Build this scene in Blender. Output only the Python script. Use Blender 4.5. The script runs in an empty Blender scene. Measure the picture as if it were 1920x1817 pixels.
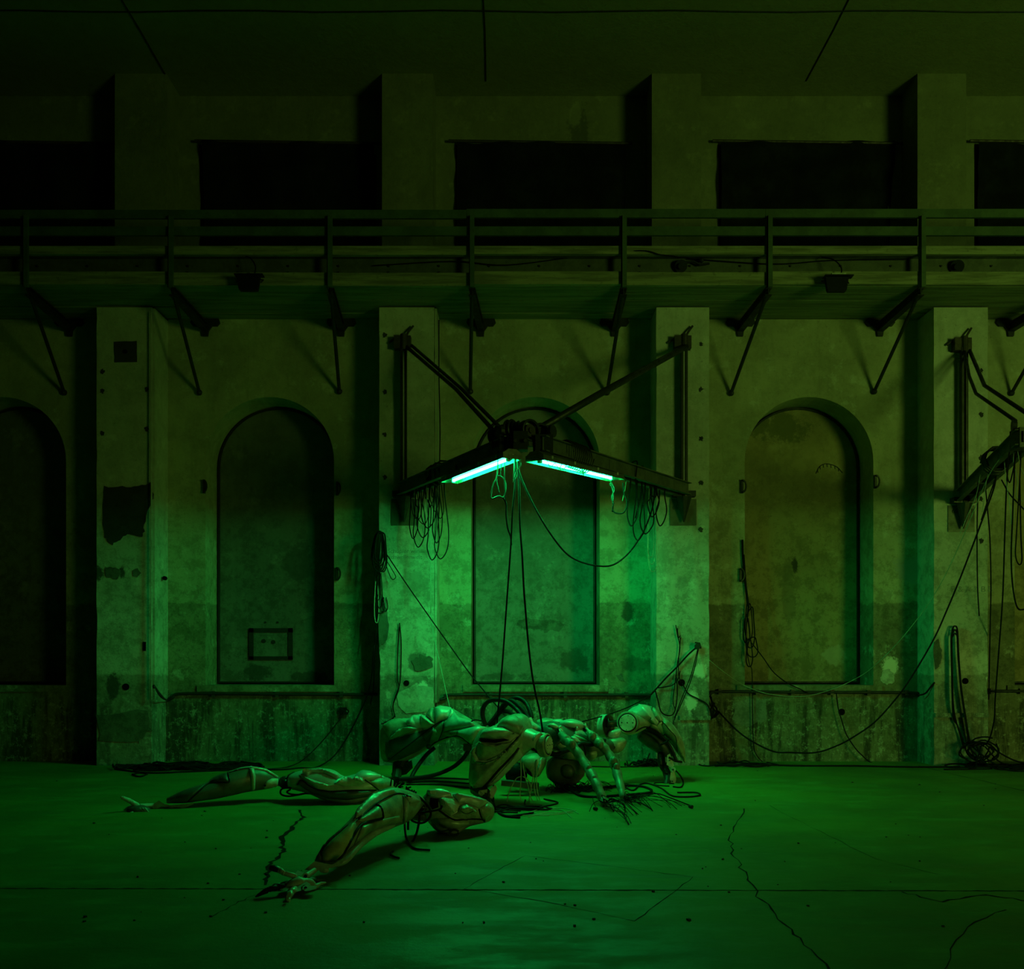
import bpy, bmesh, math, random
from mathutils import Vector, Matrix, noise
from mathutils.geometry import delaunay_2d_cdt
from mathutils.bvhtree import BVHTree

# ------------------------------------------------------------------ camera, world, lights, exposure
SC = bpy.context.scene
COL = SC.collection
F = 1815.0; CX = 958.0; CY = 1233.0; H = 1.55        # focal length in pixels, vanishing point, eye height

cam_d = bpy.data.cameras.new('camera'); cam = bpy.data.objects.new('camera', cam_d); COL.objects.link(cam)
cam.location = (0, 0, H); cam.rotation_euler = (math.pi / 2, 0, 0)
cam_d.sensor_width = 36; cam_d.sensor_fit = 'HORIZONTAL'; cam_d.lens = F / 1920 * 36
cam_d.shift_x = (960 - CX) / 1920; cam_d.shift_y = (CY - 908.5) / 1920
cam_d.clip_end = 200
SC.camera = cam

world = bpy.data.worlds.new('world'); SC.world = world; world.use_nodes = True
bgn = world.node_tree.nodes['Background']
bgn.inputs[0].default_value = (0.0009, 0.0018, 0.0003, 1); bgn.inputs[1].default_value = 1.0

vs = SC.view_settings
SC.display_settings.display_device = 'sRGB'
vs.view_transform = 'Standard'; vs.look = 'None'; vs.exposure = 0.0; vs.gamma = 1.0; vs.use_curve_mapping = False
SC.cycles.use_denoising = True
SC.cycles.max_bounces = 6; SC.cycles.diffuse_bounces = 4
SC.cycles.sample_clamp_indirect = 4

# the yellow-green work light of the neighbouring area, far right and behind the photographer
sd = bpy.data.lights.new('work_light', 'SPOT'); so = bpy.data.objects.new('work_light', sd); COL.objects.link(so)
so.location = (14.5, -4.2, 2.5)
sd.color = (0.54, 1.0, 0.13); sd.energy = 2600; sd.spot_size = math.radians(122); sd.spot_blend = 1.0; sd.shadow_soft_size = 2.2
so.rotation_euler = (Vector((13.0, 14.4, 2.8)) - so.location).to_track_quat('-Z', 'Y').to_euler()

TUBE_RGB = (0.006, 1.0, 0.18); TUBE_STRENGTH = 410.0

# ------------------------------------------------------------------ helpers
R = random.Random(7)
def W(px, py, d): return Vector(((px - CX) * d / F, d, H + (CY - py) * d / F))
def WF(px, py, z=0.0):
    d = (H - z) * F / (py - CY); return Vector(((px - CX) * d / F, d, z))
def tag(o, label=None, cat=None, group=None, kind=None):
    if label: o['label'] = label
    if cat: o['category'] = cat
    if group: o['group'] = group
    if kind: o['kind'] = kind
    return o
def empty(name, loc=(0, 0, 0)):
    o = bpy.data.objects.new(name, None); COL.objects.link(o); o.location = loc; o.empty_display_size = .1
    return o
def put(name, me, parent=None):
    o = bpy.data.objects.new(name, me); COL.objects.link(o)
    if parent is not None:
        o.parent = parent
        t = Vector((0, 0, 0)); q = parent
        while q is not None: t += q.location; q = q.parent
        o.location = -t                     # meshes are built in world coordinates
    return o
def obj(name, bm, mat, parent=None, smooth=False):
    me = bpy.data.meshes.new(name)
    bmesh.ops.recalc_face_normals(bm, faces=bm.faces)
    bm.to_mesh(me); bm.free()
    if isinstance(mat, (list, tuple)):
        for m in mat: me.materials.append(m)
    else: me.materials.append(mat)
    if smooth:
        for p in me.polygons: p.use_smooth = True
    return put(name, me, parent)
def box(bm, c, s, mat=None):
    m = Matrix.Translation(Vector(c)) @ (mat or Matrix()) @ Matrix.Diagonal((s[0], s[1], s[2], 1))
    return bmesh.ops.create_cube(bm, size=1, matrix=m)['verts']
def boxr(bm, x0, x1, y0, y1, z0, z1): return box(bm, ((x0+x1)/2, (y0+y1)/2, (z0+z1)/2), (abs(x1-x0), abs(y1-y0), abs(z1-z0)))
def frame_of(p0, p1, up=(0, 0, 1)):
    z = (p1 - p0).normalized(); u = Vector(up)
    if abs(z.dot(u)) > .98: u = Vector((1, 0, 0))
    x = u.cross(z).normalized(); y = z.cross(x)
    return Matrix((x, y, z)).transposed().to_4x4()
def beam(bm, p0, p1, w, h, up=(0, 0, 1)):
    """box from p0 to p1; w sideways, h along up"""
    p0, p1 = Vector(p0), Vector(p1)
    m = frame_of(p0, p1, up)
    box(bm, (p0 + p1) / 2, (w, h, (p1 - p0).length), m)
def cyl(bm, p0, p1, r0, r1=None, seg=12):
    p0, p1 = Vector(p0), Vector(p1)
    m = Matrix.Translation((p0 + p1) / 2) @ frame_of(p0, p1)
    bmesh.ops.create_cone(bm, cap_ends=True, segments=seg, radius1=r0, radius2=r0 if r1 is None else r1, depth=(p1 - p0).length, matrix=m)
def ball(bm, c, r, seg=12, sc=(1, 1, 1), rot=None):
    m = Matrix.Translation(Vector(c)) @ (rot or Matrix()) @ Matrix.Diagonal((sc[0], sc[1], sc[2], 1))
    bmesh.ops.create_uvsphere(bm, u_segments=seg, v_segments=max(6, seg * 2 // 3), radius=r, matrix=m)
def catmull(P, n=5):
    if len(P) < 3: return [Vector(p) for p in P]
    P = [Vector(p) for p in P]; Q = [2*P[0]-P[1]] + P + [2*P[-1]-P[-2]]; out = []
    for i in range(1, len(Q) - 2):
        a, b, c, d = Q[i-1:i+3]
        for k in range(n):
            t = k / n
            out.append(.5*((2*b)+(-a+c)*t+(2*a-5*b+4*c-d)*t*t+(-a+3*b-3*c+d)*t**3))
    out.append(P[-1]); return out
def tube(bm, pts, r, sides=6, radii=None):
    n = len(pts); rings = []; prev = None
    for i, p in enumerate(pts):
        t = (pts[min(i+1, n-1)] - pts[max(i-1, 0)])
        if t.length < 1e-7: t = Vector((0, 0, 1))
        t.normalize()
        if prev is None:
            a = Vector((0, 1, 0)) if abs(t.y) < .9 else Vector((1, 0, 0))
            u = t.cross(a).normalized()
        else:
            u = (prev - t * prev.dot(t))
            u = u.normalized() if u.length > 1e-6 else t.orthogonal().normalized()
        prev = u; v = t.cross(u); rr = radii[i] if radii else r
        rings.append([bm.verts.new(p + (u*math.cos(2*math.pi*k/sides) + v*math.sin(2*math.pi*k/sides))*rr) for k in range(sides)])
    for a, b in zip(rings, rings[1:]):
        for k in range(sides): bm.faces.new((a[k], a[(k+1) % sides], b[(k+1) % sides], b[k]))
    bm.faces.new(rings[0][::-1]); bm.faces.new(rings[-1])
def plate2d(bm, pts, thick, to3):
    """prism of a 2-D outline; to3(u, v, w) maps to the world"""
    a = [bm.verts.new(to3(u, v, 0)) for u, v in pts]; b = [bm.verts.new(to3(u, v, thick)) for u, v in pts]
    bm.faces.new(a); bm.faces.new(b[::-1])
    for i in range(len(a)): bm.faces.new((a[i], b[i], b[(i+1) % len(a)], a[(i+1) % len(a)]))

# ------------------------------------------------------------------ materials
MATS = {}
def nodes(name):
    m = bpy.data.materials.new(name); m.use_nodes = True; nt = m.node_tree
    return m, nt, nt.nodes['Principled BSDF']
def mnode(nt, t, **kw):
    n = nt.nodes.new(t)
    for k, v in kw.items(): setattr(n, k, v)
    return n
def lk(nt, a, b): nt.links.new(a, b)
def noise_n(nt, vec, scale, detail=4, rough=.6, vscale=None, loc=(0, 0, 0)):
    mp = mnode(nt, 'ShaderNodeMapping'); lk(nt, vec, mp.inputs[0])
    if vscale: mp.inputs['Scale'].default_value = vscale
    mp.inputs['Location'].default_value = loc
    n = mnode(nt, 'ShaderNodeTexNoise'); lk(nt, mp.outputs[0], n.inputs['Vector'])
    n.inputs['Scale'].default_value = scale; n.inputs['Detail'].default_value = detail; n.inputs['Roughness'].default_value = rough
    return n.outputs[0]
def rng(nt, v, a, b, c=0.0, d=1.0):
    n = mnode(nt, 'ShaderNodeMapRange'); lk(nt, v, n.inputs[0]); n.interpolation_type = 'SMOOTHSTEP'
    for i, x in zip((1, 2, 3, 4), (a, b, c, d)): n.inputs[i].default_value = x
    return n.outputs[0]
def mth(nt, op, a, b=None):
    n = mnode(nt, 'ShaderNodeMath', operation=op)
    for i, x in enumerate((a, b)):
        if x is None: continue
        if isinstance(x, (int, float)): n.inputs[i].default_value = x
        else: lk(nt, x, n.inputs[i])
    return n.outputs[0]
def mix(nt, fac, a, b, mode='MIX'):
    n = mnode(nt, 'ShaderNodeMix', data_type='RGBA', blend_type=mode)
    if isinstance(fac, (int, float)): n.inputs[0].default_value = fac
    else: lk(nt, fac, n.inputs[0])
    for i, x in ((6, a), (7, b)):
        if isinstance(x, tuple): n.inputs[i].default_value = (*x, 1)
        else: lk(nt, x, n.inputs[i])
    return n.outputs[2]
def plaster(name, base, dirty, pale, low=2.36, blobs=(), rough=.85, mott=1.0, dark_low=1.0, cut=True):
    """old limewashed plaster: mottled, speckled, streaked; dirtier below the paint line, damp and flaking at the foot"""
    m, nt, bs = nodes(name)
    g = mnode(nt, 'ShaderNodeNewGeometry'); pos = g.outputs['Position']
    sx = mnode(nt, 'ShaderNodeSeparateXYZ'); lk(nt, pos, sx.inputs[0]); Z = sx.outputs[2]; X = sx.outputs[0]
    nl = noise_n(nt, pos, .9, 5, .62); nm = noise_n(nt, pos, 3.2, 6, .7, loc=(5, 2, 1)); nf = noise_n(nt, pos, 17, 6, .75, loc=(1, 7, 3))
    ns = noise_n(nt, pos, 1.0, 5, .7, vscale=(5.5, 5.5, .7)); nsp = noise_n(nt, pos, 55, 3, .6)
    c = mix(nt, mth(nt, 'MULTIPLY', rng(nt, nl, .38, .62), .55 * mott), base, dirty)
    c = mix(nt, mth(nt, 'MULTIPLY', rng(nt, ns, .5, .72), .40 * mott), c, dirty)
    c = mix(nt, mth(nt, 'MULTIPLY', rng(nt, nm, .55, .68), .50), c, pale)
    if cut:
        zz = mth(nt, 'ADD', Z, mth(nt, 'MULTIPLY', mth(nt, 'SUBTRACT', nm, .5), .22))
        lowm = rng(nt, zz, low - .02, low + .02, 1.0, 0.0)
        c2 = mix(nt, rng(nt, nl, .40, .60), dirty, tuple(x * .62 for x in dirty))
        c2 = mix(nt, mth(nt, 'MULTIPLY', rng(nt, nf, .50, .62), .6), c2, tuple(x * .45 for x in dirty))
        c2 = mix(nt, mth(nt, 'MULTIPLY', rng(nt, nm, .56, .66), .5), c2, pale)
        c = mix(nt, mth(nt, 'MULTIPLY', lowm, .88), c, c2)
        footz = mth(nt, 'ADD', Z, mth(nt, 'MULTIPLY', mth(nt, 'SUBTRACT', nl, .5), 1.1))
        foot = rng(nt, footz, .75, 1.25, 1.0, 0.0)
        c3 = mix(nt, rng(nt, ns, .44, .6), tuple(x * .75 for x in dirty), tuple(x * .16 for x in dirty))
        c3 = mix(nt, mth(nt, 'MULTIPLY', rng(nt, noise_n(nt, pos, 9, 9, .82, loc=(3, 3, 3)), .52, .60), .65), c3, tuple(x * .8 for x in pale))
        c = mix(nt, mth(nt, 'MULTIPLY', foot, .92 * dark_low), c, c3)
    grime = noise_n(nt, pos, 5.5, 9, .78, loc=(9, 4, 6))
    c = mix(nt, mth(nt, 'MULTIPLY', mth(nt, 'MULTIPLY', rng(nt, grime, .44, .60), .62 * min(mott, 1)), rng(nt, Z, 2.2, 5.0, 1.0, .35)), c, (.36, .39, .30), 'MULTIPLY')
    # small pits and flakes
    c = mix(nt, mth(nt, 'MULTIPLY', rng(nt, nsp, .66, .72), .7), c, tuple(x * .25 for x in dirty))
    c = mix(nt, mth(nt, 'MULTIPLY', rng(nt, nf, .63, .70), .6), c, tuple(x * .45 for x in dirty))
    for (bx, bz, rx, rz, col, s) in blobs:      # stains with a place of their own
        dx = mth(nt, 'DIVIDE', mth(nt, 'SUBTRACT', X, bx), rx); dz = mth(nt, 'DIVIDE', mth(nt, 'SUBTRACT', Z, bz), rz)
        dd = mth(nt, 'SQRT', mth(nt, 'ADD', mth(nt, 'MULTIPLY', dx, dx), mth(nt, 'MULTIPLY', dz, dz)))
        dd = mth(nt, 'ADD', dd, mth(nt, 'MULTIPLY', mth(nt, 'SUBTRACT', nm, .5), 2.6))
        dd = mth(nt, 'ADD', dd, mth(nt, 'MULTIPLY', mth(nt, 'SUBTRACT', nf, .5), 1.4))
        c = mix(nt, mth(nt, 'MULTIPLY', rng(nt, dd, .7, 1.15, 1.0, 0.0), s), c, col)
    lk(nt, c, bs.inputs['Base Color']); bs.inputs['Roughness'].default_value = rough
    bs.inputs['Specular IOR Level'].default_value = .25
    b = mnode(nt, 'ShaderNodeBump'); b.inputs['Strength'].default_value = .55; b.inputs['Distance'].default_value = .02
    lk(nt, mth(nt, 'ADD', mth(nt, 'MULTIPLY', nf, .6), nm), b.inputs['Height']); lk(nt, b.outputs[0], bs.inputs['Normal'])
    return m
def simple(name, col, rough=.6, metal=0.0, spec=.5, var=.35, scale=8, bump=.15, dark=None, streak=None):
    m, nt, bs = nodes(name)
    tc = mnode(nt, 'ShaderNodeTexCoord'); v = tc.outputs['Object']
    n1 = noise_n(nt, v, scale, 5, .65, vscale=streak); n2 = noise_n(nt, v, scale * 5, 4, .6)
    dk = dark or tuple(x * (1 - var) for x in col)
    c = mix(nt, rng(nt, n1, .35, .65), col, dk)
    c = mix(nt, mth(nt, 'MULTIPLY', rng(nt, n2, .58, .68), var), c, tuple(x * .4 for x in col))
    lk(nt, c, bs.inputs['Base Color'])
    lk(nt, rng(nt, n1, .3, .7, max(.05, rough - .08), min(1, rough + .12)), bs.inputs['Roughness'])
    bs.inputs['Metallic'].default_value = metal; bs.inputs['Specular IOR Level'].default_value = spec
    if bump:
        b = mnode(nt, 'ShaderNodeBump'); b.inputs['Strength'].default_value = bump; b.inputs['Distance'].default_value = .01
        lk(nt, n2, b.inputs['Height']); lk(nt, b.outputs[0], bs.inputs['Normal'])
    return m

DARKSTAIN = (.035, .04, .03)
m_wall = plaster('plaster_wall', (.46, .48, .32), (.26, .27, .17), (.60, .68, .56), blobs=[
    (-1.12+.9, 2.02, .10, .1, DARKSTAIN, .6), (1.75, 2.2, .09, .16, DARKSTAIN, .8), (1.9, 1.45, .28, .12, DARKSTAIN, .5),
    (5.95, 2.85, .20, .22, (.33, .36, .32), .9), (5.66, 1.42, .14, .16, (.75, .8, .72), .9)])
m_pillar = plaster('plaster_pillar', low=1.30, base=(.58, .62, .54), dirty=(.34, .36, .28), pale=(.74, .80, .73), dark_low=.75, blobs=[
    (-5.86, 3.0, .24, .07, DARKSTAIN, 0.0), (-5.95, 2.78, .13, .10, DARKSTAIN, .9), (-5.60, 2.78, .07, .08, DARKSTAIN, .9),
    (-5.72, 1.15, .10, .2, DARKSTAIN, .85), (-1.33, 1.50, .14, .16, (.12, .13, .1), .8), (-1.28, .98, .16, .22, (.80, .86, .80), .9),
    (2.72, 1.35, .10, .12, (.8, .86, .8), .8), (2.60, .95, .1, .2, (.8, .86, .8), .7), (6.95, 1.2, .1, .1, (.8, .86, .8), .8),
    (2.45, 2.62, .10, .10, (.25, .3, .26), .6), (-1.90, 1.9, .10, .34, (.13, .14, .10), .85), (-1.42, 2.65, .22, .16, (.24, .27, .22), .55)])
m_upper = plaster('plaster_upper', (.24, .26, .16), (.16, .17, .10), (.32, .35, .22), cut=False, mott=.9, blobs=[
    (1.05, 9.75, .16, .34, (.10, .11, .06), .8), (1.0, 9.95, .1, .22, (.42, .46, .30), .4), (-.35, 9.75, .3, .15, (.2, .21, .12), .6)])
m_infill_a = plaster('infill_dark', (.17, .18, .155), (.10, .105, .09), (.28, .29, .25), cut=False, blobs=[
    (-3.30, 3.0, .25, .3, (.05, .055, .045), .6), (-3.95, 1.3, .22, .12, DARKSTAIN, .8), (-3.1, 1.25, .28, .08, DARKSTAIN, .7)])
m_infill_b = plaster('infill_middle', (.24, .27, .235), (.15, .165, .14), (.34, .40, .34), cut=False, blobs=[
    (.48, 2.06, .36, .085, (.05, .058, .04), .8), (1.0, 1.5, .22, .16, (.06, .07, .05), .75), (-.1, 1.25, .4, .06, (.05, .06, .04), .6),
    (.1, 3.3, .5, .6, (.13, .15, .12), .4)])
m_infill_c = plaster('infill_brown', (.37, .32, .16), (.25, .21, .105), (.48, .43, .26), cut=False, blobs=[
    (4.15, 5.1, .45, .25, (.13, .14, .05), .8), (4.4, 3.0, .05, .12, (.04, .04, .02), .9), (5.0, 1.6, .18, .14, (.45, .42, .30), .7),
    (4.3, 2.6, .1, .5, (.13, .12, .06), .5)])
m_ceiling = plaster('ceiling_render', (.30, .32, .18), (.25, .265, .145), (.34, .36, .2), cut=False, mott=.6)
m_dark = simple('dark_paint', (.028, .030, .024), .55, .2, .4)
m_iron = simple('old_iron', (.055, .060, .042), .45, .55, .5, scale=10)
m_rust = simple('rusty_iron', (.075, .062, .04), .55, .35, .5, scale=12)
m_steel = simple('painted_steel', (.13, .15, .10), .5, .15, .4, scale=5)
m_rail = simple('rail_paint', (.10, .16, .09), .5, .1, .4, scale=3)
m_wood = simple('gallery_board', (.34, .36, .22), .75, 0, .25, var=.5, scale=2.5, streak=(.5, 4, 6))
m_soffit = simple('soffit_board', (.26, .30, .18), .8, 0, .2, var=.4, scale=2, streak=(.4, 5, 5))
m_black = simple('black_rubber', (.010, .011, .010), .55, 0, .2, bump=.1)
m_cable = simple('black_cable', (.009, .010, .008), .7, 0, .12, bump=0)
m_pale = simple('pale_wire', (.42, .55, .44), .4, 0, .5, bump=0)
m_cloth = simple('black_cloth', (.009, .012, .013), .8, 0, .15, bump=.3, scale=4)
m_void = simple('dark_opening', (.004, .004, .004), .9, 0, .1, bump=0)
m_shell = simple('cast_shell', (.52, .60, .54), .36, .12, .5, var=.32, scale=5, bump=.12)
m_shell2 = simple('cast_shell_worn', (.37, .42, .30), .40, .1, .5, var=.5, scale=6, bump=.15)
m_shellb = simple('shaded_casting', (.15, .145, .105), .45, .1, .45, scale=6)  # rear forearm's shade is put into this dark colour; the head shares it
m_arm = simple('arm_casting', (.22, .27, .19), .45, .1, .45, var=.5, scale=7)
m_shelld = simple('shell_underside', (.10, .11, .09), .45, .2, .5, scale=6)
m_bone = simple('pale_casting', (.58, .60, .50), .48, .05, .5, scale=9)
m_alu = simple('cast_plate', (.60, .64, .54), .5, .05, .4, scale=9)
def floor_mat():
    m, nt, bs = nodes('concrete_floor')
    g = mnode(nt, 'ShaderNodeNewGeometry'); pos = g.outputs['Position']
    a = noise_n(nt, pos, .55, 6, .65); b_ = noise_n(nt, pos, 2.6, 7, .72, vscale=(.6, 1.3, 1)); f_ = noise_n(nt, pos, 24, 5, .7); st = noise_n(nt, pos, 1.5, 6, .7, vscale=(.35, 2.4, 1), loc=(4, 1, 0))
    c = mix(nt, rng(nt, a, .35, .65), (.17, .225, .028), (.11, .15, .02))
    c = mix(nt, mth(nt, 'MULTIPLY', rng(nt, b_, .50, .66), .45), c, (.22, .30, .08))
    c = mix(nt, mth(nt, 'MULTIPLY', rng(nt, st, .56, .66), .5), c, (.14, .15, .06))
    c = mix(nt, mth(nt, 'MULTIPLY', rng(nt, f_, .64, .72), .55), c, (.08, .08, .04))
    lk(nt, c, bs.inputs['Base Color']); lk(nt, rng(nt, b_, .35, .65, .52, .75), bs.inputs['Roughness'])
    bs.inputs['Specular IOR Level'].default_value = .35
    bb = mnode(nt, 'ShaderNodeBump'); bb.inputs['Strength'].default_value = .3; bb.inputs['Distance'].default_value = .01
    lk(nt, mth(nt, 'ADD', f_, b_), bb.inputs['Height']); lk(nt, bb.outputs[0], bs.inputs['Normal'])
    return m
m_floor = floor_mat()
def emit(name, col, s):
    m, nt, bs = nodes(name)
    bs.inputs['Base Color'].default_value = (.8, .8, .8, 1)
    bs.inputs['Emission Color'].default_value = (*col, 1); bs.inputs['Emission Strength'].default_value = s
    return m
m_tube = emit('green_tube', TUBE_RGB, TUBE_STRENGTH)
def cover_mat():
    m, nt, bs = nodes('clear_diffuser'); out = nt.nodes['Material Output']
    tr = mnode(nt, 'ShaderNodeBsdfTransparent'); tr.inputs[0].default_value = (.93, .97, .95, 1)
    tl = mnode(nt, 'ShaderNodeBsdfTranslucent'); tl.inputs[0].default_value = (.8, .9, .85, 1)
    gl = mnode(nt, 'ShaderNodeBsdfGlossy'); gl.inputs['Roughness'].default_value = .15; gl.inputs[0].default_value = (.6, .6, .6, 1)
    m1 = mnode(nt, 'ShaderNodeMixShader'); m1.inputs[0].default_value = .004; lk(nt, tr.outputs[0], m1.inputs[1]); lk(nt, tl.outputs[0], m1.inputs[2])
    m2 = mnode(nt, 'ShaderNodeMixShader'); m2.inputs[0].default_value = .02; lk(nt, m1.outputs[0], m2.inputs[1]); lk(nt, gl.outputs[0], m2.inputs[2])
    lk(nt, m2.outputs[0], out.inputs[0]); return m
m_cover = cover_mat()

# ------------------------------------------------------------------ the hall
YL, YLP, YU, YUP, YP = 14.45, 13.90, 15.00, 14.42, 15.02      # lower wall, its pillars, upper wall, its pillars, niche infill
ZS, ZC = 6.60, 10.25                                          # gallery level, ceiling
X0, X1 = -16.0, 18.0
bm = bmesh.new()
for i in range(17):
    for j in range(11):
        x = X0 + i*2; y = -7 + j*2
        bm.faces.new([bm.verts.new(v) for v in ((x, y, 0), (x+2, y, 0), (x+2, y+2, 0), (x, y+2, 0))])
bmesh.ops.remove_doubles(bm, verts=bm.verts, dist=1e-4)
floor = tag(obj('floor', bm, m_floor), kind='structure')
floor['label'] = 'green-lit worn concrete floor with cracks and a long slab joint'
def strip_on_floor(pts, w, name='crack', z=.0015):
    bm = bmesh.new(); n = len(pts); L = []
    for i, p in enumerate(pts):
        t = (pts[min(i+1, n-1)] - pts[max(i-1, 0)]).normalized(); s = Vector((-t.y, t.x, 0))
        ww = w * R.uniform(.35, 1.5) / 2
        L.append((bm.verts.new(p + s*ww + Vector((0, 0, z))), bm.verts.new(p - s*ww + Vector((0, 0, z)))))
    for a, b in zip(L, L[1:]): bm.faces.new((a[0], b[0], b[1], a[1]))
    return obj(name, bm, m_void if name == 'crack' else m_jointm, floor)
m_jointm = simple('joint_dirt', (.03, .032, .018), .95, 0, .1)
def jag(P, amp, n=6):
    out = []
    for a, b in zip(P, P[1:]):
        for k in range(n):
            q = a.lerp(b, k/n); out.append(q + Vector((R.uniform(-amp, amp), R.uniform(-amp, amp)*1.4, 0)))
    out.append(P[-1]); return out
strip_on_floor(jag([WF(-30, 1666), WF(480, 1667), WF(960, 1669), WF(1500, 1670), WF(1960, 1671)], .004, 40), .022, 'floor_joint')
strip_on_floor(jag([WF(565, 1519), WF(567, 1533), WF(560, 1540), WF(550, 1552), WF(530, 1570), WF(528, 1585), WF(532, 1598), WF(515, 1612), WF(505, 1625), WF(500, 1645), WF(497, 1660)], .022, 4), .034)
strip_on_floor(jag([WF(1398, 1517), WF(1380, 1545), WF(1368, 1570), WF(1372, 1600), WF(1395, 1635), WF(1420, 1680), WF(1465, 1725), WF(1510, 1770), WF(1570, 1830)], .02, 5), .011)
strip_on_floor(jag([WF(870, 1667), WF(925, 1636), WF(985, 1605), WF(1150, 1625), WF(1300, 1645), WF(1240, 1690), WF(1190, 1728), WF(1020, 1690), WF(870, 1667)], .006, 6), .006)
strip_on_floor(jag([WF(1440, 1510), WF(1520, 1550), WF(1640, 1610), WF(1760, 1640)], .015, 6), .005)
strip_on_floor(jag([WF(395, 1720), WF(440, 1695), WF(480, 1678)], .01, 5), .006)
strip_on_floor(jag([WF(1690, 1672), WF(1760, 1690), WF(1850, 1678), WF(1930, 1690)], .02, 5), .02)
strip_on_floor(jag([WF(1880, 1705), WF(1800, 1750), WF(1760, 1830)], .015, 5), .008)
strip_on_floor(jag([WF(1720, 1436), WF(1800, 1455), WF(1925, 1484)], .02, 5), .012)

# ceiling with its board joints
bm = bmesh.new()
boxr(bm, X0, X1, -7, YU + .3, ZC, ZC + .2)
ceiling = tag(obj('ceiling', bm, m_ceiling), kind='structure')
ceiling['label'] = 'dark olive rendered ceiling with thin joints'
def ceil_line(P):
    bm = bmesh.new(); tube(bm, P, .010, 5); obj('ceiling_joint', bm, m_dark, ceiling)
for x in (-9.96, -5.15, -.37, 4.46, 9.25):
    ceil_line([Vector((x + .01*math.sin(y*2), y, ZC - .004)) for y in [2 + .6*k for k in range(22)]])
ceil_line([Vector((-9 + .8*k, 13.02 + .02*math.sin(k*1.7), ZC - .004)) for k in range(24)])

# back wall: lower storey with arched niches
NICHES = [(-7.60, m_infill_a), (-3.60, m_infill_a), (.366, m_infill_b), (4.45, m_infill_c), (8.48, m_infill_c)]
NR, NSP, NB = .960, 4.48, 1.137
LP = [(-10.0, -9.2), (-6.17+.215, 0), (0, 0)]
lower_pillars = [(-9.90, -9.10), (-5.957, -5.152), (-1.898, -1.095), (2.082, 2.852), (6.068, 6.855), (10.1, 10.9)]
ARC = 28
def arch_pts(cx, r, sp, b):
    P = [(cx - r, b)] + [(cx - r*math.cos(math.pi*k/ARC), sp + r*math.sin(math.pi*k/ARC)) for k in range(ARC + 1)] + [(cx + r, b)]
    return P
bm = bmesh.new()
def q(*c): return bm.faces.new([bm.verts.new(v) for v in c])
edges = [-16] + [(NICHES[i][0] + NICHES[i+1][0]) / 2 for i in range(4)] + [18]
for i, (cx, _) in enumerate(NICHES):
    a, b = edges[i], edges[i+1]; l, r = cx - NR, cx + NR
    def f(x, z, y=YL): return (x, y, z)
    q(f(a, 0), f(b, 0), f(b, NB), f(a, NB))
    q(f(a, NB), f(l, NB), f(l, NSP), f(a, NSP)); q(f(r, NB), f(b, NB), f(b, NSP), f(r, NSP))
    q(f(a, NSP), f(l, NSP), f(l, ZS), f(a, ZS)); q(f(r, NSP), f(b, NSP), f(b, ZS), f(r, ZS))
    arc = [(cx - NR*math.cos(math.pi*k/ARC), NSP + NR*math.sin(math.pi*k/ARC)) for k in range(ARC + 1)]
    for (xa, za), (xb, zb) in zip(arc, arc[1:]): q(f(xa, za), f(xb, zb), f(xb, ZS), f(xa, ZS))
    P = arch_pts(cx, NR, NSP, NB); P.append(P[0])
    for (xa, za), (xb, zb) in zip(P, P[1:]): q((xa, YL, za), (xb, YL, zb), (xb, YP + .12, zb), (xa, YP + .12, za))
q((X0, YL, ZS), (X1, YL, ZS), (X1, YU, ZS), (X0, YU, ZS))
# upper storey with rectangular openings
CL = [(-8.7, -6.19), (-4.75, -2.09), (-.83, 1.77), (3.24, 5.94), (7.21, 9.8)]       # black cloths
OPN = [(-8.6, -6.22), (-4.84, -2.12), (-.86, 1.74), (3.20, 5.84), (7.18, 9.7)]
ZO0, ZO1 = 7.15, 9.50
xs = [-16] + [v for o_ in OPN for v in o_] + [18]
q((X0, YU, ZS), (X1, YU, ZS), (X1, YU, ZO0), (X0, YU, ZO0)); q((X0, YU, ZO1), (X1, YU, ZO1), (X1, YU, ZC), (X0, YU, ZC))
for k in range(0, len(xs), 2): q((xs[k], YU, ZO0), (xs[k+1], YU, ZO0), (xs[k+1], YU, ZO1), (xs[k], YU, ZO1))
for a, b in OPN:
    for (xa, za, xb, zb) in ((a, ZO0, a, ZO1), (a, ZO1, b, ZO1), (b, ZO1, b, ZO0), (b, ZO0, a, ZO0)):
        q((xa, YU, za), (xb, YU, zb), (xb, YU + .4, zb), (xa, YU + .4, za))
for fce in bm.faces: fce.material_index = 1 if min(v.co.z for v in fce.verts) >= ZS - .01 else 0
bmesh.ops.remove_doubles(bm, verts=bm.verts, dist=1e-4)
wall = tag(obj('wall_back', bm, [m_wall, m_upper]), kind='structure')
wall['label'] = 'tall stained plaster wall with arched blind niches and pillars'

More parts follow.
